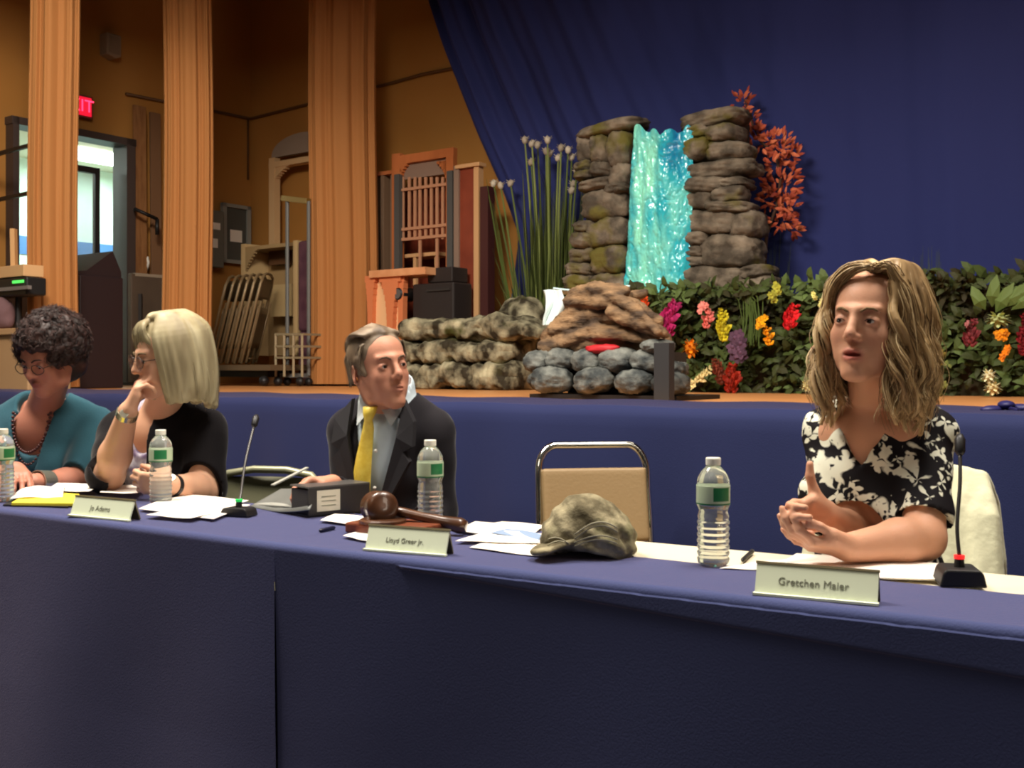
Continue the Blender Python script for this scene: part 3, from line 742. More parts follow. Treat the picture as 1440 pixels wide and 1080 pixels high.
# ---------------- autumn branch right of the waterfall
ab = thing('autumn_branch', 'branch of orange-red autumn leaves sticking up beside the right rock pillar', 'plant', FL(1068,3.6), ALPHA)
BP = [(1068,560),(1072,420),(1078,330),(1092,290),(1098,250),(1090,215),(1070,200),(1058,175),(1046,138)]
pp = [PS(x,y,3.6) for x, y in BP]; pp[0].z = ZS
m = MB().tube(pp, [.016,.015,.013,.012,.011,.01,.009,.007,.004], 7); m.build('stem', mat('branch_bark', (70,44,30), .8), ab, smooth=True)
m = MB(); CL = [(1044,145,14,16,16),(1052,168,13,16,18),(1058,186,14,16,18),(1070,204,22,16,24),(1096,206,24,22,30),(1110,220,16,16,18),(1096,232,18,14,16),(1098,262,28,20,34),(1092,280,30,18,34),(1106,292,20,16,20),(1100,310,18,14,16),(1112,322,12,8,8),(1114,244,10,10,8)]
for cx_, cy_, rx, ry, n in CL:
    for k in range(int(n*1.25)):
        an = rr.uniform(0,6.28); q_ = rr.random()**.5*.8; p = PS(cx_+math.cos(an)*rx*q_, cy_+math.sin(an)*ry*q_, 3.6+rr.uniform(-.07,.07))
        d = (E1*(math.cos(an)+rr.uniform(-.5,.5))-Vector((0,0,1))*(math.sin(an)-.35+rr.uniform(-.5,.5))+E2*rr.uniform(-.6,.6)).normalized()
        leaf_add(m, p, d, (-E2+E1*rr.uniform(-.6,.6)).normalized(), rr.uniform(.05,.085), rr.uniform(.02,.032), .015, rr.random())
m.build('leaves', mat_tint('autumn_leaves', (128,48,32), (206,112,74), .7, c2=(170,74,48), spec=.3), ab)['kind'] = 'stuff'

# ---------------- mossy rock platforms
def platform(x0, x1, yt, yb, b, dep, label, seed, taper=None):
    pc = PS((x0+x1)/2,(yt+yb)/2,b); s = F_PX/pc.y; wd = (PS(x1,500,b)-PS(x0,500,b)).length; h = (yb-yt)/s
    zc_ = max(pc.z, ZS+h/2+.002)
    nu, nz, ny = 150, 26, 14; vs = []
    c = ST(*AB(PS((x0+x1)/2,500,b+dep/2)), zc_)
    m = MB()
    def wrap(u, v):
        x = (u-.5)*wd; t = v*2*PI; cy = math.copysign(abs(math.cos(t))**.45, math.cos(t)); sz = math.copysign(abs(math.sin(t))**.45, math.sin(t))
        e = 1-max(0,abs(u-.5)-.47)/.03*.35; hh = h*(1 if taper is None else taper(u))
        return Vector((x, -cy*dep/2*e, sz*hh/2*e-(h-hh)/2))
    m.grid(wrap, nu, 72); A = np.array([tuple(v) for v in m.v])
    cells = fbm(A*np.array([5.5,5,7])+seed, seed, 3); rid = 1-np.abs(fbm(A*np.array([9,6,9])+seed*3, seed+4, 2))*2.2
    N = A*np.array([0,1/(dep/2)**2,1/(h/2)**2]); N = N/np.maximum(np.linalg.norm(N,axis=1),1e-6)[:,None]
    A = A+N*(.050*cells+.030*rid+.010*fbm(A*24,seed+7,2)-.012)[:,None]; lim = ZS+.003-c.z; A[:,2] = np.maximum(A[:,2], lim if yb > 540 else -9)
    R = np.array(MST); A = A@R.T+np.array(c)
    m.v = [Vector(x) for x in A]
    for e0 in (0, nu):
        idx = [j*(nu+1)+e0 for j in range(72)]; m.f.append(tuple(idx if e0 == 0 else idx[::-1]))
    o = m.build('rock_platform', M_CAMO, smooth=True); tag(o, label, 'stage prop', 'painted rock platforms stacked beside the campfire'); return o
platform(574,742,512,547,2.6,.50,'bottom and widest of the three stacked mossy rock platforms',3)
platform(576,736,480,509,2.62,.47,'middle one of the three stacked mossy rock platforms',5)
platform(572,768,447,476,2.64,.45,'topmost mossy rock platform, its right end sloping down',8, taper=lambda u: 1-max(0,u-.8)*2.2)
m = MB(); pc = PS(736,452,3.3); pc.z = ZS+.375; rock_mb(m, pc, (.46,.30,.75), ALPHA, 77, .6, .12); 
tag(m.build('boulder', M_CAMO, smooth=True), 'rounded mossy brown boulder behind the platforms, under the reeds', 'rock')

# ---------------- campfire prop of grey stones and driftwood
FB = 1.05
cf = thing('campfire_prop', 'campfire prop of stacked grey stones topped by a driftwood mound, on the stage edge', 'stage prop', FL(850, FB), ALPHA)
def stone(x, y, wpx, hpx, b, sd):
    p = PS(x,y,b); s = F_PX/p.y; m = MB(); h = hpx/s; p.z = max(p.z, ZS+.03+h*.45)
    rock_mb(m, p, (wpx/s*1.10, .2, h*.97), ALPHA, sd, .85, .16, nu=40, nv=28); m.build('stone', M_STONE, cf, smooth=True)
for k, q in enumerate([(776,543,56,40),(836,543,56,40),(893,543,50,38),(944,545,44,34),(759,509,38,34),(792,506,42,34),(829,508,46,36),(872,507,54,38),(914,508,44,34),(936,518,20,30),(925,487,40,22),(954,520,18,24)]):
    stone(q[0], q[1], q[2], q[3], FB+(.0 if k < 4 else .06)+(.1 if k in (9,11) else 0), 40+k)
for k, q in enumerate([(765,535,40,30),(820,530,60,40),(890,530,60,40),(944,535,30,30),(775,505,40,30),(835,500,60,30),(900,500,50,30)]):
    stone(q[0], q[1], q[2], q[3], FB+.42, 60+k)
a_, b_ = PS(752,556,FB), PS(958,556,FB)
MB().box(ST(AB((a_+b_)/2)[0], FB+.2, ZS+.012), ((b_-a_).length, .5, .024), MST).build('base_board', M_BLACK, cf)
MB().box(ST(AB((a_+b_)/2)[0], FB+.23, ZS+.14), ((b_-a_).length*.66, .26, .22), MST).build('core', mat('rock_core', (50,42,34), .9), cf)
pt = PS(934,520,FB-.13); zt_ = PS(934,482,FB-.13).z
MB().box((pt.x,pt.y,(ZS+.004+zt_)/2), (.085,.06,zt_-ZS-.004), MST).build('post', mat('charcoal_board', (44,42,42), .8), cf, bevel=.003)
# driftwood mound
c0 = PS(850,470,FB+.3); F_ = Field((c0.x-.8,c0.y-.7,ZS+.15), (c0.x+.8,c0.y+.7,ZS+.85), .009)
MM = Matrix.Rotation(ALPHA,3,'Z')
F_.ell((c0.x+.0,c0.y,ZS+.30), (.40,.25,.20), MM, .03); F_.ell((c0.x-.02,c0.y,ZS+.42), (.28,.2,.13), MM, .04)
rr2 = random.Random(5)
BR = [((765,488),(935,470)),((770,470),(850,425)),((790,450),(905,412)),((800,425),(892,428)),((830,418),(925,452)),((855,412),(925,466)),((770,478),(820,452)),((780,462),(880,445)),((800,440),(890,432)),((860,440),(932,468)),((820,470),(930,485)),((768,492),(850,488)),((850,455),(925,478)),((808,412),(880,408)),((790,482),(870,468)),((870,425),(925,455))]
for (xa,ya),(xb,yb) in BR:
    f = rr2.uniform(-.1,.06); pa = PS(xa,ya,FB+.1+f); pb = PS(xb,yb,FB+.1+f+rr2.uniform(-.05,.12)); md = (pa+pb)/2+Vector((rr2.uniform(-.02,.02),-.03,rr2.uniform(.0,.05)))
    r_ = rr2.uniform(.024,.04); F_.cone(pa, md, r_, r_*1.1, .015); F_.cone(md, pb, r_*1.1, r_*.7, .015)
M_DRIFT = mat('driftwood', (72,56,42), .85, noise_scale=7, rgb2=(150,118,84), stretch=(1,1,3), bump=.6, bump_scale=40)
field_obj('driftwood_mound', F_, M_DRIFT, cf, disp=lambda V: .014*fbm(V*np.array([9,9,34]),3,3)+.004*vnoise(V*70,2))
m = MB(); rock_mb(m, PS(848,491,FB+.02), (.2,.08,.05), ALPHA, 5, .8, .2); m.build('ember', mat('red_ember', (176,26,34), .6), cf, smooth=True)
# little white cascade
def casc(u, v):
    return PS(766+24*u+3*math.sin(v*5), 408+50*v, FB+.35-.02*math.sin(u*8+v*3)-.03*v)
m = MB().grid(casc, 16, 26, .95); 
def casc2(u, v): return PS(778+108*u, 404+6*v+3*math.sin(u*5), FB+.42+.10*v)
m.grid(casc2, 30, 6, .7)
o = m.build('water_ribbon', mat_tint('pale_film', (70,180,190), (226,238,236), .3), cf, smooth=True); o['label'] = 'white and turquoise plastic water ribbon'
sd = o.modifiers.new('t','SOLIDIFY'); sd.thickness = .01
# ================================================================ stored things behind the wing curtains
def sbox(m, x0, y0, x1, y1, b, dep, tint=0.0):
    """box on the stage: front face spans the given outline on the upright plane at b"""
    a = PS(x0,(y0+y1)/2,b); c = PS(x1,(y0+y1)/2,b); mid = (a+c)/2; zt_ = P(0,y0,mid.y).z; zb = P(0,y1,mid.y).z
    if y1 > 533: zb = ZS+.002
    ctr = mid+E2*dep/2; m.box((ctr.x,ctr.y,(zt_+zb)/2), ((c-a).length, dep, max(.004,zt_-zb)), MST, tint); return m
M_OAK = mat('orange_wood', (196,116,66), .55, noise_scale=4, rgb2=(170,96,50), stretch=(1,1,.3))
M_PEACH = mat('peach_paint', (226,164,116), .6, noise_scale=6, rgb2=(206,140,92))
M_MAROON = mat('maroon_wood', (132,56,32), .5, noise_scale=6, rgb2=(106,42,26), stretch=(3,3,.5))
M_PALEW = mat('pale_trim', (206,160,112), .55)
M_GREYW = mat('grey_board', (136,112,96), .8)
# arched gate prop
g = thing('gate_prop', 'orange framed prop gate with grey arched panel and pale bars, left of the blue backdrop', 'stage prop', FL(595,3.75), ALPHA)
m = MB(); sbox(m,551,216,562,545,3.75,.06); sbox(m,627,213,637,545,3.75,.06); sbox(m,551,214,637,226,3.75,.06)
for k in range(6):
    t_ = k/6; sbox(m,562,226,562+12*(1-t_)**2+1,226+4+k*4,3.75,.055); sbox(m,627-12*(1-t_)**2-1,226,627,226+4+k*4,3.75,.055)
m.build('frame', M_OAK, g)
m = MB(); sbox(m,560,224,629,249,3.79,.02); m.build('arch_panel', M_GREYW, g)
m = MB(); sbox(m,554,245,561,380,3.72,.05); sbox(m,628,240,636,378,3.72,.05); m.build('side_rail', mat('slate_paint', (78,78,76), .6), g)
for x in (566,575,583,590,598,606,614,622):
    m = MB(); sbox(m,x-1.6,249,x+1.6,378 if x in (590,614) else 336,3.77,.015); m.build('bar', mat('bar_paint', (186,136,104), .5), g)
for y in (263,319.5,334):
    m = MB(); sbox(m,559,y-2,631,y+2,3.755,.02); m.build('cross_bar', MATS['bar_paint'], g)
# wooden side table inside
m_t = thing('side_table', 'small pale wooden table standing behind the lower gate bars', 'table', FL(588,3.92), ALPHA)
m = MB(); sbox(m,560,356,616,361,3.86,.25); m.build('tabletop', M_PALEW, m_t)
for x in (561,583,613):
    m = MB(); sbox(m,x-2,361,x+2,545,3.87,.03); m.build('leg', M_PALEW, m_t)
# maroon doors behind
m = MB(); sbox(m,528,262,640,545,4.12,.04); 
tag(m.build('wood_panel', M_MAROON), 'wide dark maroon wood panel leaning behind the gate prop', 'board')
t = thing('tall_panel', 'tall maroon panel with pale wooden edges just left of the blue backdrop', 'stage prop', FL(656,3.7), ALPHA)
m = MB(); sbox(m,644,236,667,545,3.72,.05); m.build('panel', mat('brick_red', (140,64,40), .55, noise_scale=3, rgb2=(120,50,30)), t)
m = MB(); sbox(m,638,233,645,545,3.7,.07); m.build('edge_post', M_GREYW, t)
m = MB(); sbox(m,666,233,673,545,3.7,.07); m.build('edge_post', M_PALEW, t)
m = MB(); sbox(m,640,230,674,235,3.68,.1); m.build('cap', M_PALEW, t)
m = MB(); sbox(m,675,262,686,545,3.66,.1); tag(m.build('narrow_flat', mat('dark_red_board', (66,26,22), .7)), 'narrow dark red board standing right beside the tall maroon panel', 'board')
# bookcase left
t = thing('bookcase', 'narrow brown bookcase against the wall between the widest curtain and the gate', 'bookcase', FL(541,3.8), ALPHA)
m = MB(); sbox(m,524,241,553,246,3.78,.2); m.build('top', M_OAK, t)
for x0, x1 in ((526,529),(535,540),(549,552)):
    m = MB(); sbox(m,x0,246,x1,545,3.79,.18); m.build('upright', mat('grey_post', (124,98,76), .6), t)
m = MB(); sbox(m,528,246,551,545,3.95,.02); m.build('back', M_MAROON, t)
# peach colonnade
t = thing('colonnade_prop', 'pale peach prop counter with arched openings beside the widest curtain', 'stage prop', FL(560,3.3), ALPHA)
m = MB(); sbox(m,519,378,598,388,3.28,.3); m.build('top', M_PEACH, t)
m = MB(); sbox(m,519,388,566,545,3.36,.03); m.build('panel', mat('cream_panel', (236,190,140), .6), t)
def column(xc, wt, wb, b):
    m = MB(); n = 18
    for k in range(n):
        y0 = 388+(545-388)*k/n; y1 = 388+(545-388)*(k+1)/n; wd = wb+(wt-wb)*math.exp(-k/2.6); sbox(m, xc-wd/2, y0, xc+wd/2, y1, b, .06)
    m.build('column', mat('peach_column', (212,124,78), .6), t)
column(548,30,7,3.31); column(520,14,6,3.31); column(563,10,6,3.33)
# black stage gear
t = thing('equipment_case', 'large black equipment case behind the rock platforms', 'case', FL(605,3.4), ALPHA)
m = MB(); sbox(m,580,398,638,545,3.4,.26); m.build('body', mat('case_black', (40,33,31), .6), t, bevel=.015)
m = MB(); sbox(m,600,406,632,409,3.385,.014); m.build('latch', M_DARKM, t)
m = MB(); sbox(m,601,376,636,397,3.42,.22); tag(m.build('equipment_box', MATS['case_black'], bevel=.01), 'smaller black box lying on the large equipment case', 'case')
t = thing('stage_lamp', 'dark round-headed stage light beside the black case', 'lamp', FL(569,3.42), ALPHA)
p = PS(569,414,3.42); MB().tube([p-E2*.10,p-E2*.08,p+E2*.08,p+E2*.12], [.05,.065,.065,.04], 18).build('head', M_BLACK, t, smooth=True)
MB().tube([p, (p.x,p.y,ZS+.01)], .018, 8).build('stand', M_BLACK, t); MB().lathe([(.16,0),(.16,.015),(.02,.03)], 20, (p.x,p.y,ZS)).build('foot', M_BLACK, t)
MB().tube([p-E2*.101,p-E2*.106], [.045,.045], 18).build('lens', mat('lens_grey', (96,92,90), .2), t)

# white door arch with grey top
t = thing('arch_prop', 'cream arched door frame prop with grey half-round top against the ochre wall', 'stage prop', FL(420,4.0), ALPHA)
m = MB(); sbox(m,378,222,386,545,4.0,.08); sbox(m,462,222,470,545,4.0,.08); sbox(m,378,221,470,229,4.0,.08)
for k in range(8):
    q_ = k/8; xa = 386+24*(1-q_)**1.6; sbox(m,386,229+k*3,xa,229+k*3+3.2,4.01,.06); sbox(m,462-24*(1-q_)**1.6,229+k*3,462,229+k*3+3.2,4.01,.06)
m.build('frame', mat('cream_paint', (214,176,128), .6), t)
pa = PS(382,222,4.03); pb = PS(466,222,4.03); R_ = (pb-pa).length/2; hh = (222-194)/F_PX*pa.y*1.0
poly = [(R_*math.cos(a_), hh*math.sin(a_)**.9 if math.sin(a_) > 0 else 0) for a_ in np.linspace(0,PI,24)]
c_ = (pa+pb)/2; m = MB().prism([(x,z) for x,z in poly][::-1], .05, Matrix.Translation((c_.x,c_.y,pa.z)) @ MST.to_4x4()); m.build('half_round_top', mat('grey_top', (150,132,116), .7), t)
# clothes rack
t = thing('garment_rack', 'grey metal rolling garment rack beside the widest curtain', 'rack', FL(415,3.12), ALPHA)
pa = PS(404,278,3.12); pb = PS(434,283,3.12)
MB().tube([(pa.x,pa.y,ZS+.1),pa], .018, 8).build('upright', M_GREYM, t); MB().tube([(pb.x,pb.y,ZS+.1),pb], .018, 8).build('upright', M_GREYM, t)
MB().bar(pa-E1*.06, pb, .05, .05).build('rail', mat('brass_rail', (134,108,52), .4, metal=.4), t)
MB().bar((pa.x-.1,pa.y,ZS+.1), (pb.x,pb.y,ZS+.1), .04, .04).build('base', M_GREYM, t)
for e in (pa,pb): MB().ball((e.x,e.y,ZS+.042), .04, None, 12, 8).build('caster', M_BLACK, t)
# beige open cabinet
t = thing('open_cabinet', 'beige open-fronted cabinet with an arched cut-out behind the folding chairs', 'cabinet', FL(380,3.3), ALPHA)
M_BEI = mat('beige_panel', (150,124,84), .7)
m = MB(); sbox(m,339,343,345,500,3.3,.35); sbox(m,412,338,418,500,3.3,.35); m.build('side_panel', mat('beige_edge', (190,162,116), .6), t)
m = MB(); sbox(m,345,348,412,500,3.6,.03); m.build('back_panel', M_BEI, t)
m = MB(); sbox(m,345,344,412,349,3.3,.35)
for k in range(8): sbox(m,345,349+k*4,345+16*(1-k/8)**1.5,353.2+k*4,3.3,.03)
m.build('arched_top', M_BEI, t)
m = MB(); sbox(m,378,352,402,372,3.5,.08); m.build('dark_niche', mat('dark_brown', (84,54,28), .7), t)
m = MB(); sbox(m,380,400,410,445,3.45,.12); m.build('shelf_box', mat('beige_box', (172,148,104), .7), t)
m = MB(); sbox(m,418,338,436,466,3.25,.25); sbox(m,418,466,436,545,3.25,.25); 
tag(m.build('cloth_bundle', mat('plum_cloth', (92,58,68), .9, noise_scale=9, rgb2=(74,40,54)), bevel=.03), 'plum coloured cloth stack against the left edge of the widest curtain', 'cloth')
# wire trolley
t = thing('wire_trolley', 'low beige wire trolley on casters by the foot of the widest curtain', 'cart', FL(402,2.95), ALPHA)
for y in (470,487,503):
    a_ = PS(387,y,2.95); b2_ = PS(426,y,2.95)
    m = MB().bar(a_,b2_,.02,.02); m.bar(a_+E2*.35,b2_+E2*.35,.02,.02); m.bar(a_,a_+E2*.35,.02,.02); m.bar(b2_,b2_+E2*.35,.02,.02); m.build('shelf_rail', mat('trolley_metal', (152,136,106), .5, metal=.3), t)
for x in (388,400,413,425):
    a_ = PS(x,470,2.95); MB().bar(a_,(a_.x,a_.y,ZS+.09),.02,.02).build('post', MATS['trolley_metal'], t)
for x in (391,422):
    a_ = FL(x,2.97); MB().ball((a_.x,a_.y,ZS+.046), .044, None, 12, 8).build('caster', M_BLACK, t)
    a_ = a_+E2*.3; MB().ball((a_.x,a_.y,ZS+.046), .044, None, 12, 8).build('caster', M_BLACK, t)

# folding chairs stored upright on a dolly
M_CHB = mat('chair_beige', (112,90,60), .5); M_CHF = mat('chair_frame', (136,114,82), .4, metal=.3)
dl = thing('chair_dolly', 'dark low dolly under the stored beige folding chairs', 'cart', FL(340,2.9), ALPHA)
m = MB(); sbox(m,292,513,380,521,2.78,.5); m.build('deck', mat('dolly_top', (96,78,56), .5), dl)
m = MB(); sbox(m,296,521,376,530,2.9,.3); m.build('frame', M_BLACK, dl)
for x in (300,371):
    for q_ in (.03,.42):
        a_ = FL(x,2.80+q_); MB().ball((a_.x,a_.y,ZS+.05), .048, None, 12, 8).build('caster', M_BLACK, dl)
def folded_chair(label, loc, rz, tilt):
    t = thing('folding_chair', label, 'chair', loc, rz, 'beige folding chairs stored on the dolly')
    R = Matrix.Rotation(tilt,4,'X') @ Matrix.Rotation(0,4,'Y')
    def tr(v): return R @ Vector(v)
    f = MB(); pts_ = [(-.21,0,0),(-.22,0,.6),(-.215,0,.78),(-.17,0,.86),(-.08,0,.885),(.08,0,.885),(.17,0,.86),(.215,0,.78),(.22,0,.6),(.21,0,0)]
    f.tube([tr(p) for p in pts_], .014, 8); f.tube([tr(p) for p in ((-.21,0,.2),(.21,0,.2))], .009, 6); f.build('frame', M_CHF, t, smooth=True, world=False)
    f = MB(); f.tube([tr(p) for p in ((-.18,.035,.02),(-.18,.035,.62))], .012, 8); f.tube([tr(p) for p in ((.18,.035,.02),(.18,.035,.62))], .012, 8); f.tube([tr(p) for p in ((-.18,.035,.06),(.18,.035,.06))], .009, 6)
    f.build('rear_legs', M_CHF, t, smooth=True, world=False)
    def pan(z0, z1, w, y):
        g_ = MB(); g_.grid(lambda u,v: tr(((u-.5)*w, y-.018*math.sin(PI*u), z0+(z1-z0)*v)), 10, 6); o = None; return g_
    o = pan(.64,.84,.41,-.004).build('backrest', M_CHB, t, smooth=True, world=False); o.modifiers.new('s','SOLIDIFY').thickness = .012
    o = pan(.16,.56,.40,.02).build('seat', M_CHB, t, smooth=True, world=False); o.modifiers.new('s','SOLIDIFY').thickness = .02
    return t
a_ = FL(302,3.02); zd = P(0,513,FL(340,2.8).y).z+.0
zd = sbox(MB(),292,513,388,521,2.78,.5).v; zd = max(v.z for v in zd)+.012
names = ['leftmost of the stored folding chairs, beside the middle curtain','second stored folding chair from the left','third stored folding chair from the left','fourth stored folding chair, tops level with the cabinet','fifth stored folding chair from the left','rightmost stored folding chair, leaning nearest the trolley']
for k in range(6):
    p = ST(AB(FL(300+k*9.5,2.98))[0], 2.98+.0*k, zd); folded_chair(names[k], p, ALPHA-.95, -.24)

# grey folded tables standing on end by doorway
t = thing('folded_table', 'brownish grey folded table standing on end beside the doorway', 'table', PW(205,400,AW+.35), 0)
t.location.z = ZS
pa = PW(182,400,AW+.40); pb = PW(236,400,AW+.40); zt_ = PW(205,386,AW+.4).z; c_ = (pa+pb)/2; M2 = Matrix.Rotation(math.atan2(E2.y,E2.x),3,'Z')
t.matrix_basis = Matrix.Translation((c_.x,c_.y,ZS))
L_ = (pb-pa).length
MB().box((c_.x,c_.y,(ZS+.03+zt_)/2), (L_,.06,zt_-ZS-.03), M2).build('tabletop', mat('table_grey', (92,76,62), .6, noise_scale=3, rgb2=(80,66,54)), t, bevel=.01)
MB().box((c_.x,c_.y,zt_-.01), (L_*.8,.065,.03), M2).build('edge_trim', mat('pale_dots', (156,140,120), .5), t)
for sgn in (-1,1):
    q = c_+E2*sgn*L_*.3+E1*.05; MB().bar((q.x,q.y,ZS+.15),(q.x,q.y,zt_-.2),.03,.03).build('leg', M_DARKM, t)
MB().box((c_.x,c_.y,ZS+.016), (L_*.9,.4,.03), M2).build('foot', M_DARKM, t)

# ---------------- piano and lectern at far left
PBb = 1.1; aL, aR = -6.40, AB(PS(112,386,PBb))[0]; LL = aR-aL; aC = (aL+aR)/2; zp = PS(112,386,PBb).z
t = thing('upright_piano', 'black upright piano behind the leftmost curtain, in front of the doorway', 'piano', ST(aC, PBb), ALPHA)
M_PI = mat('piano_black', (34,18,20), .55)
MB().box(ST(aC,PBb+.2,(ZS+.002+zp)/2), (LL,.4,zp-ZS-.002), MST).build('body', M_PI, t, bevel=.01)
pa = ST(aL, PBb, zp); prof = [(0,0),(.40,0),(.40,.05),(.32,.22),(.08,.04),(0,.03)]
MB().add([pa+E1*q+E2*a_+Vector((0,0,b_)) for q in (0,LL-.03) for a_, b_ in prof], [tuple(range(6)),tuple(range(11,5,-1))]+[(i,(i+1)%6,(i+1)%6+6,i+6) for i in range(6)]).build('lid', M_PI, t)
z_ = ZS+.55; MB().box(ST(aC,PBb-.01,z_), (LL,.05,.1), MST).build('key_slip', M_PI, t, bevel=.01)
# rack rails
t = thing('metal_rack', 'thin black metal rack rails crossing the lit doorway at far left', 'rack', FL(20,1.03), ALPHA)
for y0 in (211,277):
    z_ = PS(25,y0,1.03).z; a_ = ST(-6.6,1.03,z_); b2_ = PS(66,y0,1.03); b2_.z = z_+.02; MB().bar(a_, b2_, .03, .03).build('rail', M_BLACK, t)
for a_ in (-6.6, AB(PS(66,300,1.03))[0]): MB().bar(ST(a_,1.03,PS(60,204,1.03).z), ST(a_,1.03,ZS+.002), .035, .035).build('upright', M_BLACK, t)
t = thing('lectern', 'pale beige wooden lectern on the stage behind the dark-haired woman', 'lectern', FL(10,.45), ALPHA)
M_LEC = mat('lectern_beige', (176,138,98), .6)
m = MB(); sbox(m,-30,470,39,545,.38,.34); m.build('body', M_LEC, t, bevel=.01)
m = MB(); sbox(m,-33,462,43,471,.35,.40); m.build('top', M_LEC, t, bevel=.006)
t = thing('video_camera', 'black video camera gear with a green strip beside the leftmost curtain', 'camera', PS(10,462,.5), ALPHA)
m = MB(); sbox(m,-25,392,37,417,.45,.16); m.build('body', M_BLACK, t, bevel=.012)
m = MB(); sbox(m,-25,404,39,409,.42,.03); m.build('grey_rail', mat('grey_plastic', (112,104,100), .5), t)
m = MB(); sbox(m,17,394,32,398,.44,.012); m.build('green_display', mat('green_led', (60,160,70), .5, emis=(90,230,100), estr=1), t)
pa = PS(26,417,.56); MB().tube([pa,(pa.x,pa.y,PS(26,462,.56).z)], .025, 12).build('mount', M_BLACK, t)
m = MB(); sbox(m,-30,375,33,391,.46,.16); tag(m.build('wooden_board', mat('light_board', (204,160,112), .6), bevel=.004), 'light wooden board lying on top of the black camera gear', 'board')
pa = PS(20,374,.55); pb = PS(19,322,.55); m = MB().bar(pa,pb,.05,.035); tag(m.build('wooden_stick', mat('stick_wood', (196,150,100), .6)), 'upright light wooden stick standing on the board at far left', 'stick')
c_ = PS(2,441,.46); F_ = Field(c_-Vector((.25,.25,.25)), c_+Vector((.25,.25,.25)), .007)
F_.ell(c_, (.10,.09,.115)); F_.ell(c_+Vector((.05,-.02,-.07)), (.05,.045,.045), None, .04); F_.ell(c_+Vector((-.03,0,.05)), (.09,.085,.075), None, .04)
o = field_obj('cloth_bag', F_, mat('mauve_cloth', (104,76,78), .9), None, disp=lambda V: .010*fbm(V*14,4,3))
tag(o, 'dusky mauve cloth bag bundled on the lectern at far left edge', 'bag')
# corridor bin
p = PW(158,515,AF+.5); t = thing('waste_bin', 'pale cylindrical bin with a black lid seen through the doorway', 'bin', (p.x,p.y,ZS-.01), 0)
h_ = PW(158,478,AF+.5).z-ZS; t.matrix_basis = Matrix.Translation((p.x,p.y,ZS-.01))
MB().lathe([(.15,0),(.17,h_*.95)], 20, (0,0,0)).build('body', mat('bin_pale', (150,176,168), .4, metal=.2), t, smooth=False, world=False)
MB().lathe([(.19,h_*.97),(.19,h_*1.0),(.05,h_*1.12)], 20).build('lid', M_BLACK, t, world=False)
# ================================================================ tables
TZ = .75
QR = Vector((-.509,2.347,0)); th_r = math.atan(.605); AR = Vector((math.cos(th_r),-math.sin(th_r),0)); BR_ = Vector((math.sin(th_r),math.cos(th_r),0)); RZR = -th_r
th_l = math.atan(.662); AL = Vector((math.cos(th_l),-math.sin(th_l),0)); BL = Vector((math.sin(th_l),math.cos(th_l),0)); RZL = -th_l
QL = QR-AL*.006
def TR(a, b, z=TZ): v = QR+AR*a+BR_*b; return Vector((v.x,v.y,z))
def TL(a, b, z=TZ): v = QL+AL*a+BL*b; return Vector((v.x,v.y,z))
def onT(x, y, z=TZ):
    """point of the horizontal plane z under photograph position x, y"""
    Y = (CAMZ-z)*F_PX/(y-HY); return P(x, y, Y)
M_TBLW = mat('table_leg_metal', (70,68,66), .4, metal=.6)
def table(T, a0, a1, rz, label):
    c = T((a0+a1)/2, .2285, 0); t = thing('folding_table', label, 'table', c, rz)
    MB().box(T((a0+a1)/2,.2285,TZ-.013), (a1-a0-.01,.45,.024), Matrix.Rotation(rz,3,'Z')).build('tabletop', M_CREAM, t, bevel=.006)
    for a in (a0+.22, a1-.22):
        for b in (.08,.38):
            MB().cyl(T(a,b,.0), T(a,b,TZ-.026), .013, n=12).build('leg', M_TBLW, t)
        MB().cyl(T(a,.08,.15), T(a,.38,.15), .009, n=10).build('brace', M_TBLW, t)
    return t
table(TR, .0, 1.83, RZR, 'cream-topped narrow folding table under the nearer blue cloth, right half of the row')
table(TL, -1.83, -.012, RZL, 'narrow folding table under the farther blue cloth, left half of the row')

def cloth_fn(T, a0, a1, depth_fn, seed, hem):
    def fn(u, v):
        a = a0+u*(a1-a0); D = depth_fn(a); tot = D+TZ-.015; s = v*tot
        wob = .0016*math.sin(a*17+seed)*math.sin(s*23+a*5)
        if s < D: return T(a, D-s, TZ+.0035+abs(wob)*.6)
        d = s-D; r = .016
        if d < r*1.57: t = d/r; return T(a, -r*math.sin(t)*1.0, TZ+.0035-r*(1-math.cos(t)))
        d2 = d-r*1.57; z = TZ+.0035-r-d2
        hd = hem(a); out = .006*(1/(1+math.exp(-(hd-d2)/.0012))) if hd > .004 else 0
        fold = .011*math.sin(a*3.1+seed)*min(1,d2*2.2)+.004*math.sin(a*9.3+seed*2+d2*1.5)*min(1,d2*3)
        return T(a, -r-out+fold+.0, z)
    return fn
def vgrid(fn, nu, vlist):
    m = MB(); nv = len(vlist)-1
    vs = [Vector(fn(i/nu, v)) for v in vlist for i in range(nu+1)]
    return m.add(vs, [(j*(nu+1)+i, j*(nu+1)+i+1, (j+1)*(nu+1)+i+1, (j+1)*(nu+1)+i) for j in range(nv) for i in range(nu)])
vl = sorted(set([round(x,4) for x in list(np.linspace(0,.3,14))+list(np.linspace(.3,.46,110))+list(np.linspace(.46,1,40))]))
m = vgrid(cloth_fn(TR, -.004, 1.86, lambda a: .243+.004*math.sin(a*6), 1.0, lambda a: max(0,(a-.25))*.045), 220, [x for x in sorted(set([round(x,4) for x in list(np.linspace(0,.24,12))+list(np.linspace(.24,.34,90))+list(np.linspace(.34,1,50))]))])
tag(m.build('tablecloth', M_BLUE, smooth=True), 'blue tablecloth over the nearer table, stopping short of its bare cream back edge', 'tablecloth')
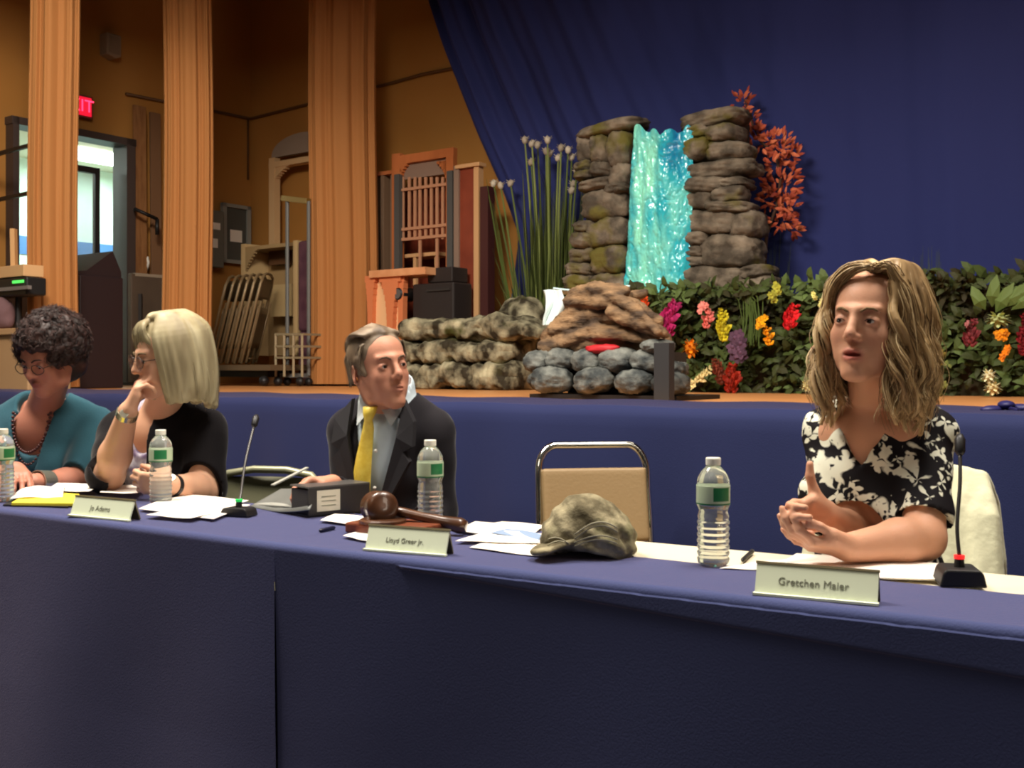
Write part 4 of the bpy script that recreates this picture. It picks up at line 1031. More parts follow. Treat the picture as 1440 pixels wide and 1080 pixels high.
m = vgrid(cloth_fn(TL, -2.3, .003, lambda a: .445, 2.6, lambda a: 0), 240, [x for x in sorted(set([round(x,4) for x in list(np.linspace(0,.36,12))+list(np.linspace(.36,.42,30))+list(np.linspace(.42,1,50))]))])
tag(m.build('tablecloth', M_BLUE, smooth=True), 'blue tablecloth over the farther table on the left, meeting the other at a dark seam', 'tablecloth')
# piece of the nearer cloth that runs to the back edge under the gavel
m = MB().grid(lambda u,v: TR(-.002+.46*u+.10*(1-v)*(u), .242+.205*v, TZ+.003), 20, 10)
tag(m.build('table_runner', M_BLUE, smooth=True), 'small blue cloth piece under the gavel, papers and bottle', 'cloth')

# ================================================================ bottles
M_PET = mat('clear_plastic', (232,236,228), .06, trans=.80, ior=1.3, spec=.9)
M_CAP = mat('white_cap', (228,226,210), .45)
def label_mat():
    m = mat('bottle_label', (196,204,180), .45); nt = m.node_tree; n = nt.nodes; l = nt.links; b = n['Principled BSDF']
    tc = n.new('ShaderNodeTexCoord'); sp = n.new('ShaderNodeSeparateXYZ'); l.new(tc.outputs['Object'], sp.inputs[0])
    def rng(o, lo, hi):
        a = n.new('ShaderNodeMath'); a.operation = 'GREATER_THAN'; l.new(o, a.inputs[0]); a.inputs[1].default_value = lo
        c = n.new('ShaderNodeMath'); c.operation = 'LESS_THAN'; l.new(o, c.inputs[0]); c.inputs[1].default_value = hi
        d = n.new('ShaderNodeMath'); d.operation = 'MULTIPLY'; l.new(a.outputs[0], d.inputs[0]); l.new(c.outputs[0], d.inputs[1]); return d.outputs[0]
    x = rng(sp.outputs[0], -.012, .022); z = rng(sp.outputs[2], .126, .152)
    z2 = rng(sp.outputs[2], .118, .1215)
    d = n.new('ShaderNodeMath'); d.operation = 'MULTIPLY'; l.new(x, d.inputs[0]); l.new(z, d.inputs[1])
    e = n.new('ShaderNodeMath'); e.operation = 'MAXIMUM'; l.new(d.outputs[0], e.inputs[0]); l.new(z2, e.inputs[1])
    mx = n.new('ShaderNodeMix'); mx.data_type = 'RGBA'; l.new(e.outputs[0], mx.inputs['Factor'])
    mx.inputs['A'].default_value = (*s2l((176,192,160)),1); mx.inputs['B'].default_value = (*s2l((30,110,62)),1); l.new(mx.outputs['Result'], b.inputs['Base Color']); return m
M_LAB = label_mat()
def bottle(p, label, rz=0):
    t = thing('water_bottle', label, 'bottle', (p.x,p.y,TZ+.0052), rz, 'plastic water bottles on the tables')
    pr = [(.0,.006),(.012,.003),(.024,.0),(.0295,.005)]
    z = .008
    for k in range(7): pr += [(.0312,z+.003),(.0312,z+.0062),(.0290,z+.009),(.0290,z+.0105)]; z += .0118
    pr += [(.0305,.094),(.0285,.100),(.0275,.106),(.0300,.113),(.0318,.117),(.0318,.156),(.0306,.160),(.0312,.164),(.0285,.172),(.0225,.182),(.0150,.190),(.0125,.193),(.0125,.199)]
    MB().lathe(pr, 36).build('bottle_body', M_PET, t, smooth=True, world=False)
    MB().lathe([(.0323,.1185),(.0324,.1195),(.0324,.154),(.0323,.155)], 36).build('label', M_LAB, t, smooth=True, world=False)
    MB().lathe([(.0135,.193),(.0146,.1945),(.0146,.206),(.0136,.208)], 28).build('cap', M_CAP, t, world=False)
    return t
b0 = bottle(onT(1003,798), 'plastic water bottle in front of the empty tan chair, nearest the cream table edge', .2)
def bdup(p, label, rz): return dup(b0, (p.x,p.y,TZ+.0052), rz, label)
bdup(onT(605,742), 'plastic water bottle beside the gavel, in front of the man in the suit', .5)
bdup(onT(226,710), 'plastic water bottle in front of the blonde woman with her hand on her cheek', .1)
bdup(onT(4,707), 'plastic water bottle at the left edge, before the woman in teal', .9)

# ================================================================ name plates
M_PLATE = mat('plate_paper', (206,214,188), .55); M_PLEDGE = mat('plate_edge', (104,94,66), .5); M_CLEARE = mat('plate_acrylic', (236,244,214), .25)
M_INK = mat('grey_ink', (112,114,98), .8)
def plate(pl, pr_, h, text, size, label, lean=.35):
    d = (pr_-pl); wd = d.length; rz = math.atan2(d.y,d.x); c = (pl+pr_)/2
    t = thing('name_plate', label, 'name plate', (c.x,c.y,TZ+.0052), rz)
    R = Matrix.Rotation(-lean,4,'X')
    MB().prism([(-wd/2,0),(wd/2,0),(wd/2,h),(-wd/2,h)], .004, R).build('card', M_PLATE, t, world=False)
    MB().box((0,.0,.002), (wd+.004,.012,.004)).build('base', M_CLEARE, t, world=False)
    MB().box((0,0,0), (wd+.003,.007,.004), None).build('top_edge', M_PLEDGE, t, world=False)
    o = t.children[-1]; o.matrix_basis = R @ Matrix.Translation((0,.002,h+.001))
    MB().prism([(-wd/2,0),(wd/2,0),(wd/2,h*1.02),(-wd/2,h*1.02)], .004, Matrix.Translation((0,2*h*math.sin(lean)+.001,0)) @ Matrix.Rotation(lean,4,'X') @ Matrix.Translation((0,-.002,0))).build('back_board', M_PLEDGE, t, world=False)
    if text: text_mesh(text, size, M_INK, t, R @ Matrix.Translation((-.004,-.0006,h*.47)) @ Matrix.Rotation(PI/2,4,'X'))
    return t
plate(onT(1061,840), onT(1234,856), .054, 'Gretchen Maier', .0178, 'name plate in front of the woman in the floral blouse, reading Gretchen Maier')
plate(onT(513,777), onT(626,786), .053, 'Lloyd Greer Jr.', .0145, 'name plate below the gavel and bottle, in front of the man in the suit')
plate(onT(98,728), onT(181,736), .053, 'Jo Adams', .019, 'name plate at far left beside the yellow pad, its short name blurred')

# ================================================================ papers
NP = [0]
def paper(pts_, label, m=None, th=.0006, lift=0.0, curl=0.0, name='paper_sheet', cat='paper', grp='loose papers on the tables'):
    """sheet given by four corners on the table top (order around)"""
    NP[0] += 1; z = TZ+.0056+.0009*NP[0]*.5+lift; c = [Vector((p.x,p.y,z)) for p in (onT(x,y) for x,y in pts_)]
    def fn(u, v):
        p = (c[0]*(1-u)+c[1]*u)*(1-v)+(c[3]*(1-u)+c[2]*u)*v
        return p+Vector((0,0,curl*(u*u*.6+.4*(2*v-1)**2)*.5+.0008*math.sin(u*7+v*5)))
    g_ = MB().grid(fn, 12, 12); o = g_.build(name, m or M_PAPER, smooth=True); sd = o.modifiers.new('t','SOLIDIFY'); sd.thickness = th; sd.offset = 1
    return tag(o, label, cat, grp)
paper([(1012,804),(1076,806),(1110,790),(1040,798)], 'small white paper sheet sticking out left of the nearest name plate')
paper([(1075,812),(1325,822),(1345,800),(1120,784)], 'stack of white papers under the forearm of the woman in the floral blouse', th=.003)
paper([(1150,812),(1318,820),(1338,806),(1180,796)], 'top sheet of the papers before the floral blouse, edge turned to the microphone', lift=.003)
paper([(660,775),(762,788),(800,782),(700,762)], 'white sheet lying nearest the table edge left of the cap')
paper([(640,752),(740,765),(760,748),(668,738)], 'white sheet behind the middle name plate, reaching towards the cap', lift=.001)
paper([(690,742),(750,752),(775,744),(706,738)], 'white sheet under the bill of the camouflage cap')
paper([(740,762),(752,776),(812,780),(870,770)], 'white sheet pushed underneath the camouflage cap')
paper([(640,768),(760,772),(770,758),(690,752)], 'creased white sheet beside the blue folder', lift=.001, curl=.004)
paper([(690,757),(758,768),(768,758),(712,750)], 'pale blue folder edge between the papers by the cap', m=mat('blue_folder', (130,150,178), .6), name='folder', cat='folder', lift=.002)
paper([(482,760),(520,768),(540,757),(508,752)], 'white sheet corner peeking out left of the middle name plate')
paper([(450,738),(520,747),(540,735),(470,728)], 'pale cream sheet under the black binder and sound block')
paper([(195,722),(300,737),(352,716),(235,706)], 'large white sheet between the bottle and the left microphone', th=.002)
paper([(205,732),(268,738),(340,720),(300,712)], 'white sheet overlapping the papers before the blonde bob woman', lift=.002, curl=.004)
paper([(240,708),(330,716),(350,710),(262,701)], 'white sheet lying behind the others near the bottle', lift=.001)
paper([(140,702),(196,706),(205,694),(150,690)], 'bent white booklet page behind the farthest name plate', curl=.02, lift=.004)
paper([(60,698),(125,704),(140,692),(80,688)], 'white booklet page on the left, right of the notepad', curl=.02, lift=.004)
# yellow pad
yp = thing('notepad', 'yellow legal notepad with its white pages folded over at the left edge', 'notepad', onT(55,706), 0)
c4 = [onT(8,712),onT(100,714),onT(112,698),onT(40,692)]
def quad(c, z0, th, m_, nm, par):
    vs = [Vector((p.x,p.y,z0)) for p in c]+[Vector((p.x,p.y,z0+th)) for p in c]
    return MB().add(vs, [(3,2,1,0),(4,5,6,7),(0,1,5,4),(1,2,6,5),(2,3,7,6),(3,0,4,7)]).build(nm, m_, par)
quad([onT(4,714),onT(96,717),onT(108,700),onT(40,694)], TZ+.0056, .003, M_BLACK, 'backing', yp)
quad([onT(16,715),onT(104,716),onT(112,702),onT(46,697)], TZ+.009, .007, mat('yellow_pad', (232,214,60), .7), 'pad', yp)
o = MB().grid(lambda u,v: (lambda p: Vector((p.x,p.y,TZ+.0175+.018*math.sin(PI*v)*(.4+.6*u)+.004*math.sin(u*5))))((onT(14,710)*(1-u)+onT(88,707)*u)*(1-v)+(onT(40,692)*(1-u)+onT(92,694)*u)*v), 14, 10).build('page', M_PAPER, yp, smooth=True)
o.modifiers.new('t','SOLIDIFY').thickness = .002

# ================================================================ binder, folder
bd = thing('ring_binder', 'black ring binder lying open with a white spine label before the man in the suit', 'binder', onT(480,728), 0)
M_BIND = mat('binder_black', (38,35,34), .5)
pl_, pr2 = onT(434,731), onT(520,722); d = (pr2-pl_); L_ = d.length; dn = d.normalized(); nb = Vector((-dn.y,dn.x,0)); 
if nb.y < 0: nb = -nb
Hb = .073
def bbox(m, a0, a1, b0, b1, z0, z1):
    b1 = min(b1, .095); b0 = min(b0, .08)
    vs = [pl_*0+Vector((pl_.x,pl_.y,0))+dn*a+nb*b+Vector((0,0,z)) for a in (a0,a1) for b in (b0,b1) for z in (z0,z1)]
    return m.add(vs, [(0,1,3,2),(4,6,7,5),(0,4,5,1),(2,3,7,6),(0,2,6,4),(1,5,7,3)])
Z0 = TZ+.0062
bbox(MB(), 0, L_, 0, .004, Z0, Z0+Hb).build('spine', M_BIND, bd)
bbox(MB(), 0, L_, 0, .24, Z0+Hb, Z0+Hb+.004).build('cover', mat('binder_edge', (70,68,66), .4), bd)
bbox(MB(), 0, L_, 0, .24, Z0, Z0+.004).build('cover', M_BIND, bd)
bbox(MB(), .004, L_-.004, .012, .22, Z0+.005, Z0+Hb-.006).build('pages', mat('page_block', (60,56,52), .8), bd)
bbox(MB(), L_*.13, L_*.50, -.0012, 0, Z0+.012, Z0+Hb*.90).build('spine_label', mat('label_paper', (198,192,172), .7), bd)
for k in range(3): bbox(MB(), L_*.2, L_*.43, -.002, -.0012, Z0+Hb*(.35+.16*k), Z0+Hb*(.35+.16*k)+.002).build('print_line', M_INK, bd)
fo = thing('open_folder', 'grey ring folder lying open and sloping, left of the black binder', 'folder', onT(400,722), 0)
q0, q1, q2, q3 = onT(352,715), onT(435,733), onT(462,712), onT(395,704)
def up_(p, z): return Vector((p.x,p.y,TZ+z))
def slope(u, v): 
    a = up_(q0,.007)*(1-v)+up_(q3,.035)*v; b = up_(q1,.03+.05*v)*(1-v)+up_(q2,.080)*v
    return a*(1-u)+b*u+Vector((0,0,-.010*math.sin(PI*u)))
o = MB().grid(slope, 16, 12).build('cover', mat('folder_grey', (104,106,102), .45), fo, smooth=True); o.modifiers.new('t','SOLIDIFY').thickness = .003
def slope2(u, v):
    a = up_(q0,.006)*(1-v)+up_(q3,.018)*v; b = up_(q1,.008)*(1-v)+up_(q2,.03)*v
    return a*(1-u)+b*u
for k in range(3):
    o = MB().grid(lambda u,v,k=k: slope2(u*.9,.1+v*.8)+Vector((0,0,.003+.007*k*u)), 10, 6).build('page', mat('dull_page', (150,150,142), .7), fo, smooth=True); o.modifiers.new('t','SOLIDIFY').thickness = .0015
MB().bar(up_(onT(383,704),.045), up_(onT(432,697),.085), .012, .004).build('edge_strip', mat('folder_strip', (170,170,160), .3), fo)

# ================================================================ gavel and block
gv = thing('gavel', 'large dark wooden gavel resting on its sound block behind the middle bottle', 'gavel', onT(535,735), 0)
M_GV = mat('gavel_wood', (88,54,32), .32, noise_scale=14, rgb2=(62,36,20), coat=.4)
hc = P(533,713,2.50); ax = Vector((.30,-.92,.10)).normalized(); R_ = ax.to_track_quat('Z','Y').to_matrix()
r0 = .038; pr = [(.0,-.055),(.026,-.055),(.036,-.05),(.038,-.04),(.032,-.034),(.033,-.03),(.0325,.03),(.032,.034),(.038,.04),(.036,.05),(.026,.055),(.0,.055)]
MB().lathe(pr, 32, hc, R_).build('head', M_GV, gv, smooth=True)
he = P(655,741,2.44); hd = (he-hc)
pr = [hc+hd*.1, hc+hd*.3, hc+hd*.5, hc+hd*.75, hc+hd*.93, hc+hd*1.0]
MB().tube(pr, [.010,.012,.011,.014,.019,.014], 16).build('handle', M_GV, gv, smooth=True)
sb = thing('sound_block', 'reddish brown wooden sound block under the gavel', 'sound block', onT(550,742), 0)
cb = TR(.145,.225,0); M3 = Matrix.Rotation(RZR,4,'Z')
MB().box((cb.x,cb.y,TZ+.0062+.0125), (.205,.12,.025), M3).build('block', mat('redwood', (124,66,42), .35, noise_scale=10, rgb2=(92,46,28), stretch=(1,6,1)), sb, bevel=.005)
MB().lathe([(.055,0),(.055,.006),(.05,.009)], 28, (cb.x-.03,cb.y,TZ+.0062+.025)).build('strike_plate', M_GV, sb)

# ================================================================ microphones
def mic(base, tip, label, led, rzb, pts_, size=(.085,.06,.022), groupk=None):
    t = thing('gooseneck_microphone', label, 'microphone', (base.x,base.y,TZ+.0055), rzb)
    sx, sy, sz = size
    MB().prism([(-sx/2,0),(sx/2,0),(sx/2*.86,sz*.8),(sx/2*.7,sz),(-sx/2*.7,sz),(-sx/2*.86,sz*.8)], sy, Matrix.Translation((0,-sy/2,0))).build('base', M_BLACK, t, world=False, bevel=.003)
    bp = Vector((base.x,base.y,TZ+.0055+sz)); P_ = [bp]+pts_+[tip]
    MB().tube([bp,bp+Vector((0,0,.014))],[.009,.008],12).build('collar', M_BLACK, t)
    col = (255,40,40) if led == 'red' else (40,200,90)
    MB().tube([bp+Vector((0,0,.0142)),bp+Vector((0,0,.0205))],[.0092,.0092],14).build('ring_light', mat('ring_'+led, col, .4, emis=col, estr=.9 if led == 'red' else .5), t)
    P_[0] = bp+Vector((0,0,.02)); sm = []
    for i in range(len(P_)-1):
        for k in range(6):
            p0 = P_[max(i-1,0)]; p1 = P_[i]; p2 = P_[i+1]; p3 = P_[min(i+2,len(P_)-1)]; q = k/6
            sm.append(.5*((2*p1)+(-p0+p2)*q+(2*p0-5*p1+4*p2-p3)*q*q+(-p0+3*p1-3*p2+p3)*q**3))
    sm.append(P_[-1])
    MB().tube(sm, .0036, 8).build('gooseneck', mat('neck_grey', (66,64,62), .35, metal=.5), t, smooth=True)
    d = (P_[-1]-P_[-2]).normalized(); MB().tube([tip,tip+d*.006,tip+d*.03,tip+d*.04],[.005,.009,.0095,.005],14).build('capsule', M_BLACK, t, smooth=True)
    return t
bR = onT(1349,825); Yr = bR.y
mic(bR, P(1350,640,Yr+.05), 'black gooseneck microphone standing right of the woman in the floral blouse', 'red', -.2, [P(1346,740,Yr+.01),P(1350,680,Yr+.03)], (.078,.075,.03))
bL = onT(336,728); Yl = bL.y
mic(bL, P(357,600,Yl+.17), 'black gooseneck microphone near the table seam, left of the grey folder', 'green', -.35, [P(338,700,Yl+.02),P(345,650,Yl+.09)], (.085,.05,.022))
# pen
a_, b_ = onT(1043,793), onT(1056,781)
t = thing('pen', 'dark pen lying on the bare cream table edge right of the bottle', 'pen', a_, 0)
a_.z = b_.z = TZ+.006; MB().tube([a_,a_.lerp(b_,.12),b_],[.0012,.0045,.0045],8).build('barrel', M_BLACK, t, smooth=True); MB().tube([b_,b_.lerp(b_+(b_-a_),.14)],[.005,.005],8).build('cap', M_DARKM, t)
# spectacles case / keys near seam
for k, (x, y, x2, y2, lb) in enumerate([(535,744,560,738,'dark navy pen lying at the back of the cloth seam, beside the sound block'),(494,750,516,745,'dark pen lying on the cloth seam, nearer the table edge')]):
    a_, b_ = onT(x-45,y+2), onT(x2-45,y2+2); a_.z = b_.z = TZ+.009
    o = MB().tube([a_,a_.lerp(b_,.1),a_.lerp(b_,.9),b_],[.002,.005,.005,.002],8).build('pen', mat('navy_plastic', (24,24,48), .4), smooth=True); tag(o, lb, 'pen')

# ================================================================ cap
cp = thing('camouflage_cap', 'crumpled camouflage baseball cap on the table in front of the empty tan chair', 'cap', onT(825,778), 0)
def S(x, y, Y): return P(x, y, Y)
Yc = 2.19
F_ = Field(S(735,790,Yc+.12)-Vector((0,.3,0)), S(905,690,Yc-.0)+Vector((.0,.22,.02)), .0028)
F_.ell(S(832,752,Yc+.01), (.085,.085,.068), None, .02); F_.ell(S(818,726,Yc+.0), (.048,.055,.046), Matrix.Rotation(-.4,3,'Y'), .035)
F_.ell(S(860,765,Yc+.02), (.045,.08,.042), None, .03); F_.ell(S(790,745,Yc-.01), (.05,.06,.03), Matrix.Rotation(-.6,3,'Y'), .03)
F_.ell(S(828,790,Yc-.02), (.062,.062,.036), None, .012, 'sub')
F_.cone(S(835,703,Yc-.075), S(862,762,Yc-.095), .010, .013, .018, 'sub'); F_.cone(S(796,730,Yc-.065), S(842,768,Yc-.088), .010, .008, .014, 'sub'); F_.cone(S(812,712,Yc-.06), S(826,745,Yc-.085), .007, .007, .012, 'sub'); F_.cone(S(872,735,Yc-.06), S(884,772,Yc-.05), .007, .007, .012, 'sub')
M_CAMOC = rock_mat('camouflage_cloth', (92,84,62), (166,156,124), (112,110,78), 24, .35)
field_obj('crown', F_, M_CAMOC, cp, disp=lambda V: .0045*fbm(V*34,5,2)+.0022*np.sin(V[:,0]*80+V[:,2]*150+3*vnoise(V*12,2)))
F_ = Field(S(735,795,Yc+.1)-Vector((0,.25,0)), S(880,700,Yc)+Vector((0,.2,0)), .0024)
for k in range(22):
    t_ = k/21; an = -1.15+2.3*t_
    p = S(792,768,Yc-.045)+Vector((-.052*math.cos(an)-.01, .045*math.sin(an)-.02, -.012*math.cos(an)+.004)); q_ = S(806,756,Yc-.02)+Vector((0,.05*math.sin(an)-.0,0)); F_.cone(p, q_, .0042, .005, .006)
field_obj('bill', F_, M_CAMOC, cp, disp=lambda V: .001*fbm(V*40,6,2))
m = MB()
for sgn, y0, y1, y2 in ((1,758,738,742),(1,752,733,737),(1,763,752,757),(1,768,757,764)):
    pts_ = []
    for k in range(13):
        t_ = k/12; x = 808+t_*60; y = y0+(y1-y0)*math.sin(t_*PI*.8)+(y2-y1)*.4*t_; pts_.append(S(x, y, Yc-.078-.012*math.sin(t_*PI)))
    m.tube(pts_, .0016, 6)
for k_ in range(3):
    m.tube([S(770+30*q/8, 776-k_*5-10*math.sin(q/8*2.2+k_*.4), Yc-.075-.004*k_) for q in range(9)], .0014, 6)
m.build('stitching', mat('pale_thread', (156,150,124), .7), cp, smooth=True)

# ================================================================ chairs
def tan_chair(name, label, loc, rz, mback, mframe, cover=None):
    t = thing(name, label, 'chair', loc, rz)
    # local: sitter faces -y ; back at +y
    def fr(sgn):
        return [(sgn*.20,-.20,.0),(sgn*.20,-.19,.44)]
    hp_ = [(-.205,.21,.45),(-.207,.235,.58),(-.205,.255,.68)]+[(-.205+.07*(1-math.cos(a_)), .262+.028*math.sin(a_), .755+.095*math.sin(a_)) for a_ in np.linspace(0,PI/2,9)]
    hp_ += [(-x_,y_,z_) for x_,y_,z_ in hp_[::-1]]
    MB().tube(hp_, .0145, 12, flat=1.0).build('back_frame', mframe, t, smooth=True, world=False)
    for sgn in (-1,1):
        MB().tube([(sgn*.205,.21,.45),(sgn*.205,.27,.0)], .012, 10).build('leg', mframe, t, world=False, smooth=True)
        MB().tube(fr(sgn), .012, 10).build('leg', mframe, t, world=False, smooth=True)
        MB().tube([(sgn*.2,-.19,.43),(sgn*.205,.21,.43)], .011, 10).build('side_rail', mframe, t, world=False, smooth=True)
    MB().box((0,0,.455), (.42,.43,.055)).build('seat', mback, t, world=False, bevel=.02, seg=3, smooth=True)
    o = MB().grid(lambda u,v: Vector(((u-.5)*.395, .20+.062*v+.012*math.cos((u-.5)*2.6)-.012, .50+.265*v)), 14, 10).build('backrest', mback, t, world=False, smooth=True)
    sd = o.modifiers.new('t','SOLIDIFY'); sd.thickness = .038; sd.offset = 0; bv = o.modifiers.new('b','BEVEL'); bv.width = .012; bv.segments = 3
    return t
M_VIN = mat('tan_vinyl', (140,116,80), .5, bump=.1, bump_scale=90)
pc = P(857,700,3.72); tan_chair('stacking_chair', 'empty tan vinyl chair with chrome hoop back behind the camouflage cap', (pc.x,pc.y,0), math.radians(8), M_VIN, M_CHROME)
t = [o for o in bpy.data.objects if o.name.startswith('stacking_chair')][0]
# dark folding chair between the blonde bob woman and the man
def folding_open(name, label, loc, rz, m1, m2):
    t = thing(name, label, 'chair', loc, rz)
    pts_ = [(-.21,-.20,0),(-.215,.12,.50),(-.215,.2,.66),(-.20,.222,.74),(-.15,.235,.785),(-.06,.24,.80),(.06,.24,.80),(.15,.235,.785),(.20,.222,.74),(.215,.2,.66),(.215,.12,.50),(.21,-.20,0)]
    MB().tube(pts_, .0125, 10).build('front_frame', m2, t, world=False, smooth=True)
    for s_ in (-1,1): MB().tube([(s_*.19,.27,0),(s_*.19,-.05,.44)], .011, 10).build('leg', m2, t, world=False, smooth=True)
    o = MB().grid(lambda u,v: Vector(((u-.5)*(.41-.09*max(0,v-.6)/.4), .155+.075*v+.03*(1-(2*u-1)**2), .56+.215*v)), 14, 8).build('backrest', m1, t, world=False, smooth=True); o.modifiers.new('t','SOLIDIFY').thickness = .012
    o = MB().grid(lambda u,v: Vector(((u-.5)*.39, -.22+.4*v, .44+.01*v-.012*math.sin(PI*u))), 12, 8).build('seat', m1, t, world=False, smooth=True); o.modifiers.new('t','SOLIDIFY').thickness = .014
    return t
M_FOLD = mat('olive_metal', (92,92,70), .45, metal=.2); M_FOLDF = mat('olive_frame', (150,150,122), .35, metal=.4)
pc = P(352,700,3.52); folding_open('folding_chair', 'olive grey folding chair behind the table, right of the woman in black', (pc.x,pc.y-.2,0), math.radians(-14), M_FOLD, M_FOLDF)
# ================================================================ people
def skin_mat(name, c, lips):
    m = mat(name, c, .5, spec=.35, sss=.12, bump=.06, bump_scale=220); nt = m.node_tree; n = nt.nodes; l = nt.links; b = n['Principled BSDF']
    a = n.new('ShaderNodeAttribute'); a.attribute_name = 'tint'
    r = n.new('ShaderNodeValToRGB'); e = r.color_ramp.elements; e[0].color = (*s2l(c),1); e[1].color = (*s2l(lips),1); e[1].position = 1
    l.new(a.outputs['Fac'], r.inputs['Fac']); l.new(r.outputs['Color'], b.inputs['Base Color']); return m
M_EYEW = mat('eye_white', (214,206,196), .25); M_IRIS = mat('iris_brown', (60,44,34), .2); M_PUP = mat('pupil', (12,10,10), .15)

def V3(*a): return np.array(a, float)
class Head:
    def __init__(s, c, yaw, pitch, roll, k=1.0, wide=1.0, dep=1.0):
        s.dep = dep
        s.c = np.array(c, float); s.k = k; s.w = wide
        s.M = Matrix.Rotation(math.radians(yaw),3,'Z') @ Matrix.Rotation(math.radians(pitch),3,'X') @ Matrix.Rotation(math.radians(roll),3,'Y')
        s.R = np.array(s.M)
    def p(s, x, y, z): return s.c+s.R@(V3(x*s.w,y,z)*s.k)
    def pts(s, A): return (np.asarray(A)*np.array([s.w,1,1])*s.k)@s.R.T+s.c
    def sculpt(s, F, mouth=0.0, male=False, fat=1.0, nose=1.0):
        k = s.k; w = s.w
        def E(x,y,z,rx,ry,rz,kk=.01,mode='add',R=None):
            F.ell(s.p(x,y,z), (rx*k*w,ry*k,rz*k), s.R if R is None else s.R@np.array(R), kk, mode)
        def C(a,b,ra,rb,kk=.008,mode='add'): F.cone(s.p(*a), s.p(*b), ra*k, rb*k, kk, mode)
        E(0,.015-.09*(1-s.dep),.034,.074,.094*s.dep,.082)                   # cranium
        E(0,-.028,-.012,.062,.066,.086,.025)            # face
        E(0,-.018,.045,.064,.066,.055,.02)              # forehead
        for q in (-1,1):
            C((q*.055,.004,-.040),(q*.045,-.018,-.078),.016,.014*fat,.02)
            C((q*.045,-.018,-.078),(q*.014,-.068,-.102),.016*fat,.013,.02)
            E(q*.036,-.064,-.030,.022*fat,.018,.022,.02)     # cheekbone
            E(q*.033,-.052,-.062,.020*fat,.022,.026,.02)
            C((q*.008,-.090,.022),(q*.042,-.078,.024),.0085 if male else .0065,.006,.012)   # brow
        E(0,-.070,-.099,.024,.020,.018,.018)            # chin
        E(0,-.070,-.068,.030,.022,.022,.02)             # muzzle
        for q in (-1,1): E(q*.031,-.0985,.000,.017,.012,.0115,.012,'sub')
        for q in (-1,1): E(q*.0315,-.0790,-.001,.0158,.0136,.0135,.004)
        C((0,-.090,.018),(0,-.1075*1,-.022),.0065,.0090*nose,.012)
        E(0,-.1085,-.030,.0105*nose,.0115,.0092*nose,.008)
        for q in (-1,1):
            E(q*.0115,-.097,-.034,.0072*nose,.009,.0068,.006)
            E(q*.0062,-.104,-.040,.0032,.005,.0028,.003,'sub')
            E(q*.0315,-.0945,-.0018,.0118,.0085,.0034,.002,'sub')
        # lips
        o = mouth*.010
        for q in (-1,1):
            C((q*.004,-.0975,-.0595),(q*.0245,-.0835,-.0648),.0046,.0024,.005)
            C((q*.003,-.0960,-.0710-o),(q*.0235,-.0825,-.0668-o*.4),.0056,.0024,.005)
        E(0,-.094,-.0655-o*.4,.0215,.012,.0010+o*.50,.002,'sub')
        for q in (-1,1):
            Re = Matrix.Rotation(q*.35,3,'Z')
            E(q*.0765,.012,-.006,.0060,.018,.030,.006,'add',Re)
            E(q*.0815,.008,-.004,.0045,.010,.017,.004,'sub',Re)
        s.male = male; s.o = o
    def tint(s, V):
        L = ((V-s.c)@s.R)/s.k/np.array([s.w,1,1]); x, y, z = L.T
        lip = np.exp(-((x/.021)**4+((z+.0655+s.o*.5)/(.0095+s.o*.6))**4))*(y < -.08)
        chk = .22*np.exp(-(((np.abs(x)-.04)/.016)**2+((z+.034)/.018)**2))*(y < -.03)+.18*np.exp(-((x/.014)**2+((z+.03)/.014)**2))*(y < -.09)
        soc = .22*np.exp(-(((np.abs(x)-.031)/.016)**2+((z+.0)/.009)**2))*(y < -.06)
        return np.clip(np.maximum(lip*(.55 if s.male else .9), chk+soc), 0, 1)
    def eyes(s, root, look=(0,0), iris=None, brow=(90,70,50), lash=True):
        for q in (-1,1):
            c = s.p(q*.0315,-.0790,-.0015); r = .0120*s.k
            e = MB().ball(c, r, None, 20, 14).build('eye', M_EYEW, root, smooth=True)
            d = s.R@V3(look[0],-1,look[1]); d /= np.linalg.norm(d)
            Rz = Vector(d).to_track_quat('Z','Y').to_matrix()
            for rr_, off, mm, nm in ((.0058,.0004,iris or M_IRIS,'iris'),(.0027,.0007,M_PUP,'pupil')):
                pr = [(0,r*.0),(rr_*s.k,math.sqrt(max(0,r*r-(rr_*s.k)**2))+off*.6),(rr_*.6*s.k,math.sqrt(r*r-(rr_*.6*s.k)**2)+off),(0,r+off)]
                MB().lathe(pr[1:], 18, c, Rz).build(nm, mm, e, smooth=True)
            m = MB(); 
            m.tube([s.p(q*.013,-.0985,.0165),s.p(q*.025,-.0965,.0235),s.p(q*.036,-.090,.0235),s.p(q*.046,-.077,.0175)], [.0022*s.k,.0028*s.k,.0024*s.k,.001*s.k], 8)
            m.build('eyebrow', mat('brow_%d_%d_%d' % brow, brow, .9), root, smooth=True)
            if lash:
                m = MB(); m.tube([s.p(q*.0205,-.0905,-.0002),s.p(q*.0265,-.0930,.0024),s.p(q*.0335,-.0928,.0026),s.p(q*.0425,-.0855,-.0002)], [.0006*s.k,.0011*s.k,.0011*s.k,.0005*s.k], 6)
                m.build('eyelashes', mat('lash_dark', (38,28,24), .8), root, smooth=True)
    def neck(s, F, base, r0=.052, r1=.058, kk=.02):
        a = s.p(0,.018,-.045); F.cone(a, base, r0*s.k, r1, kk)
        F.cone(s.p(0,-.010,-.085), np.array(base)+V3(0,-.01,.02), .030*s.k, .034, .03)

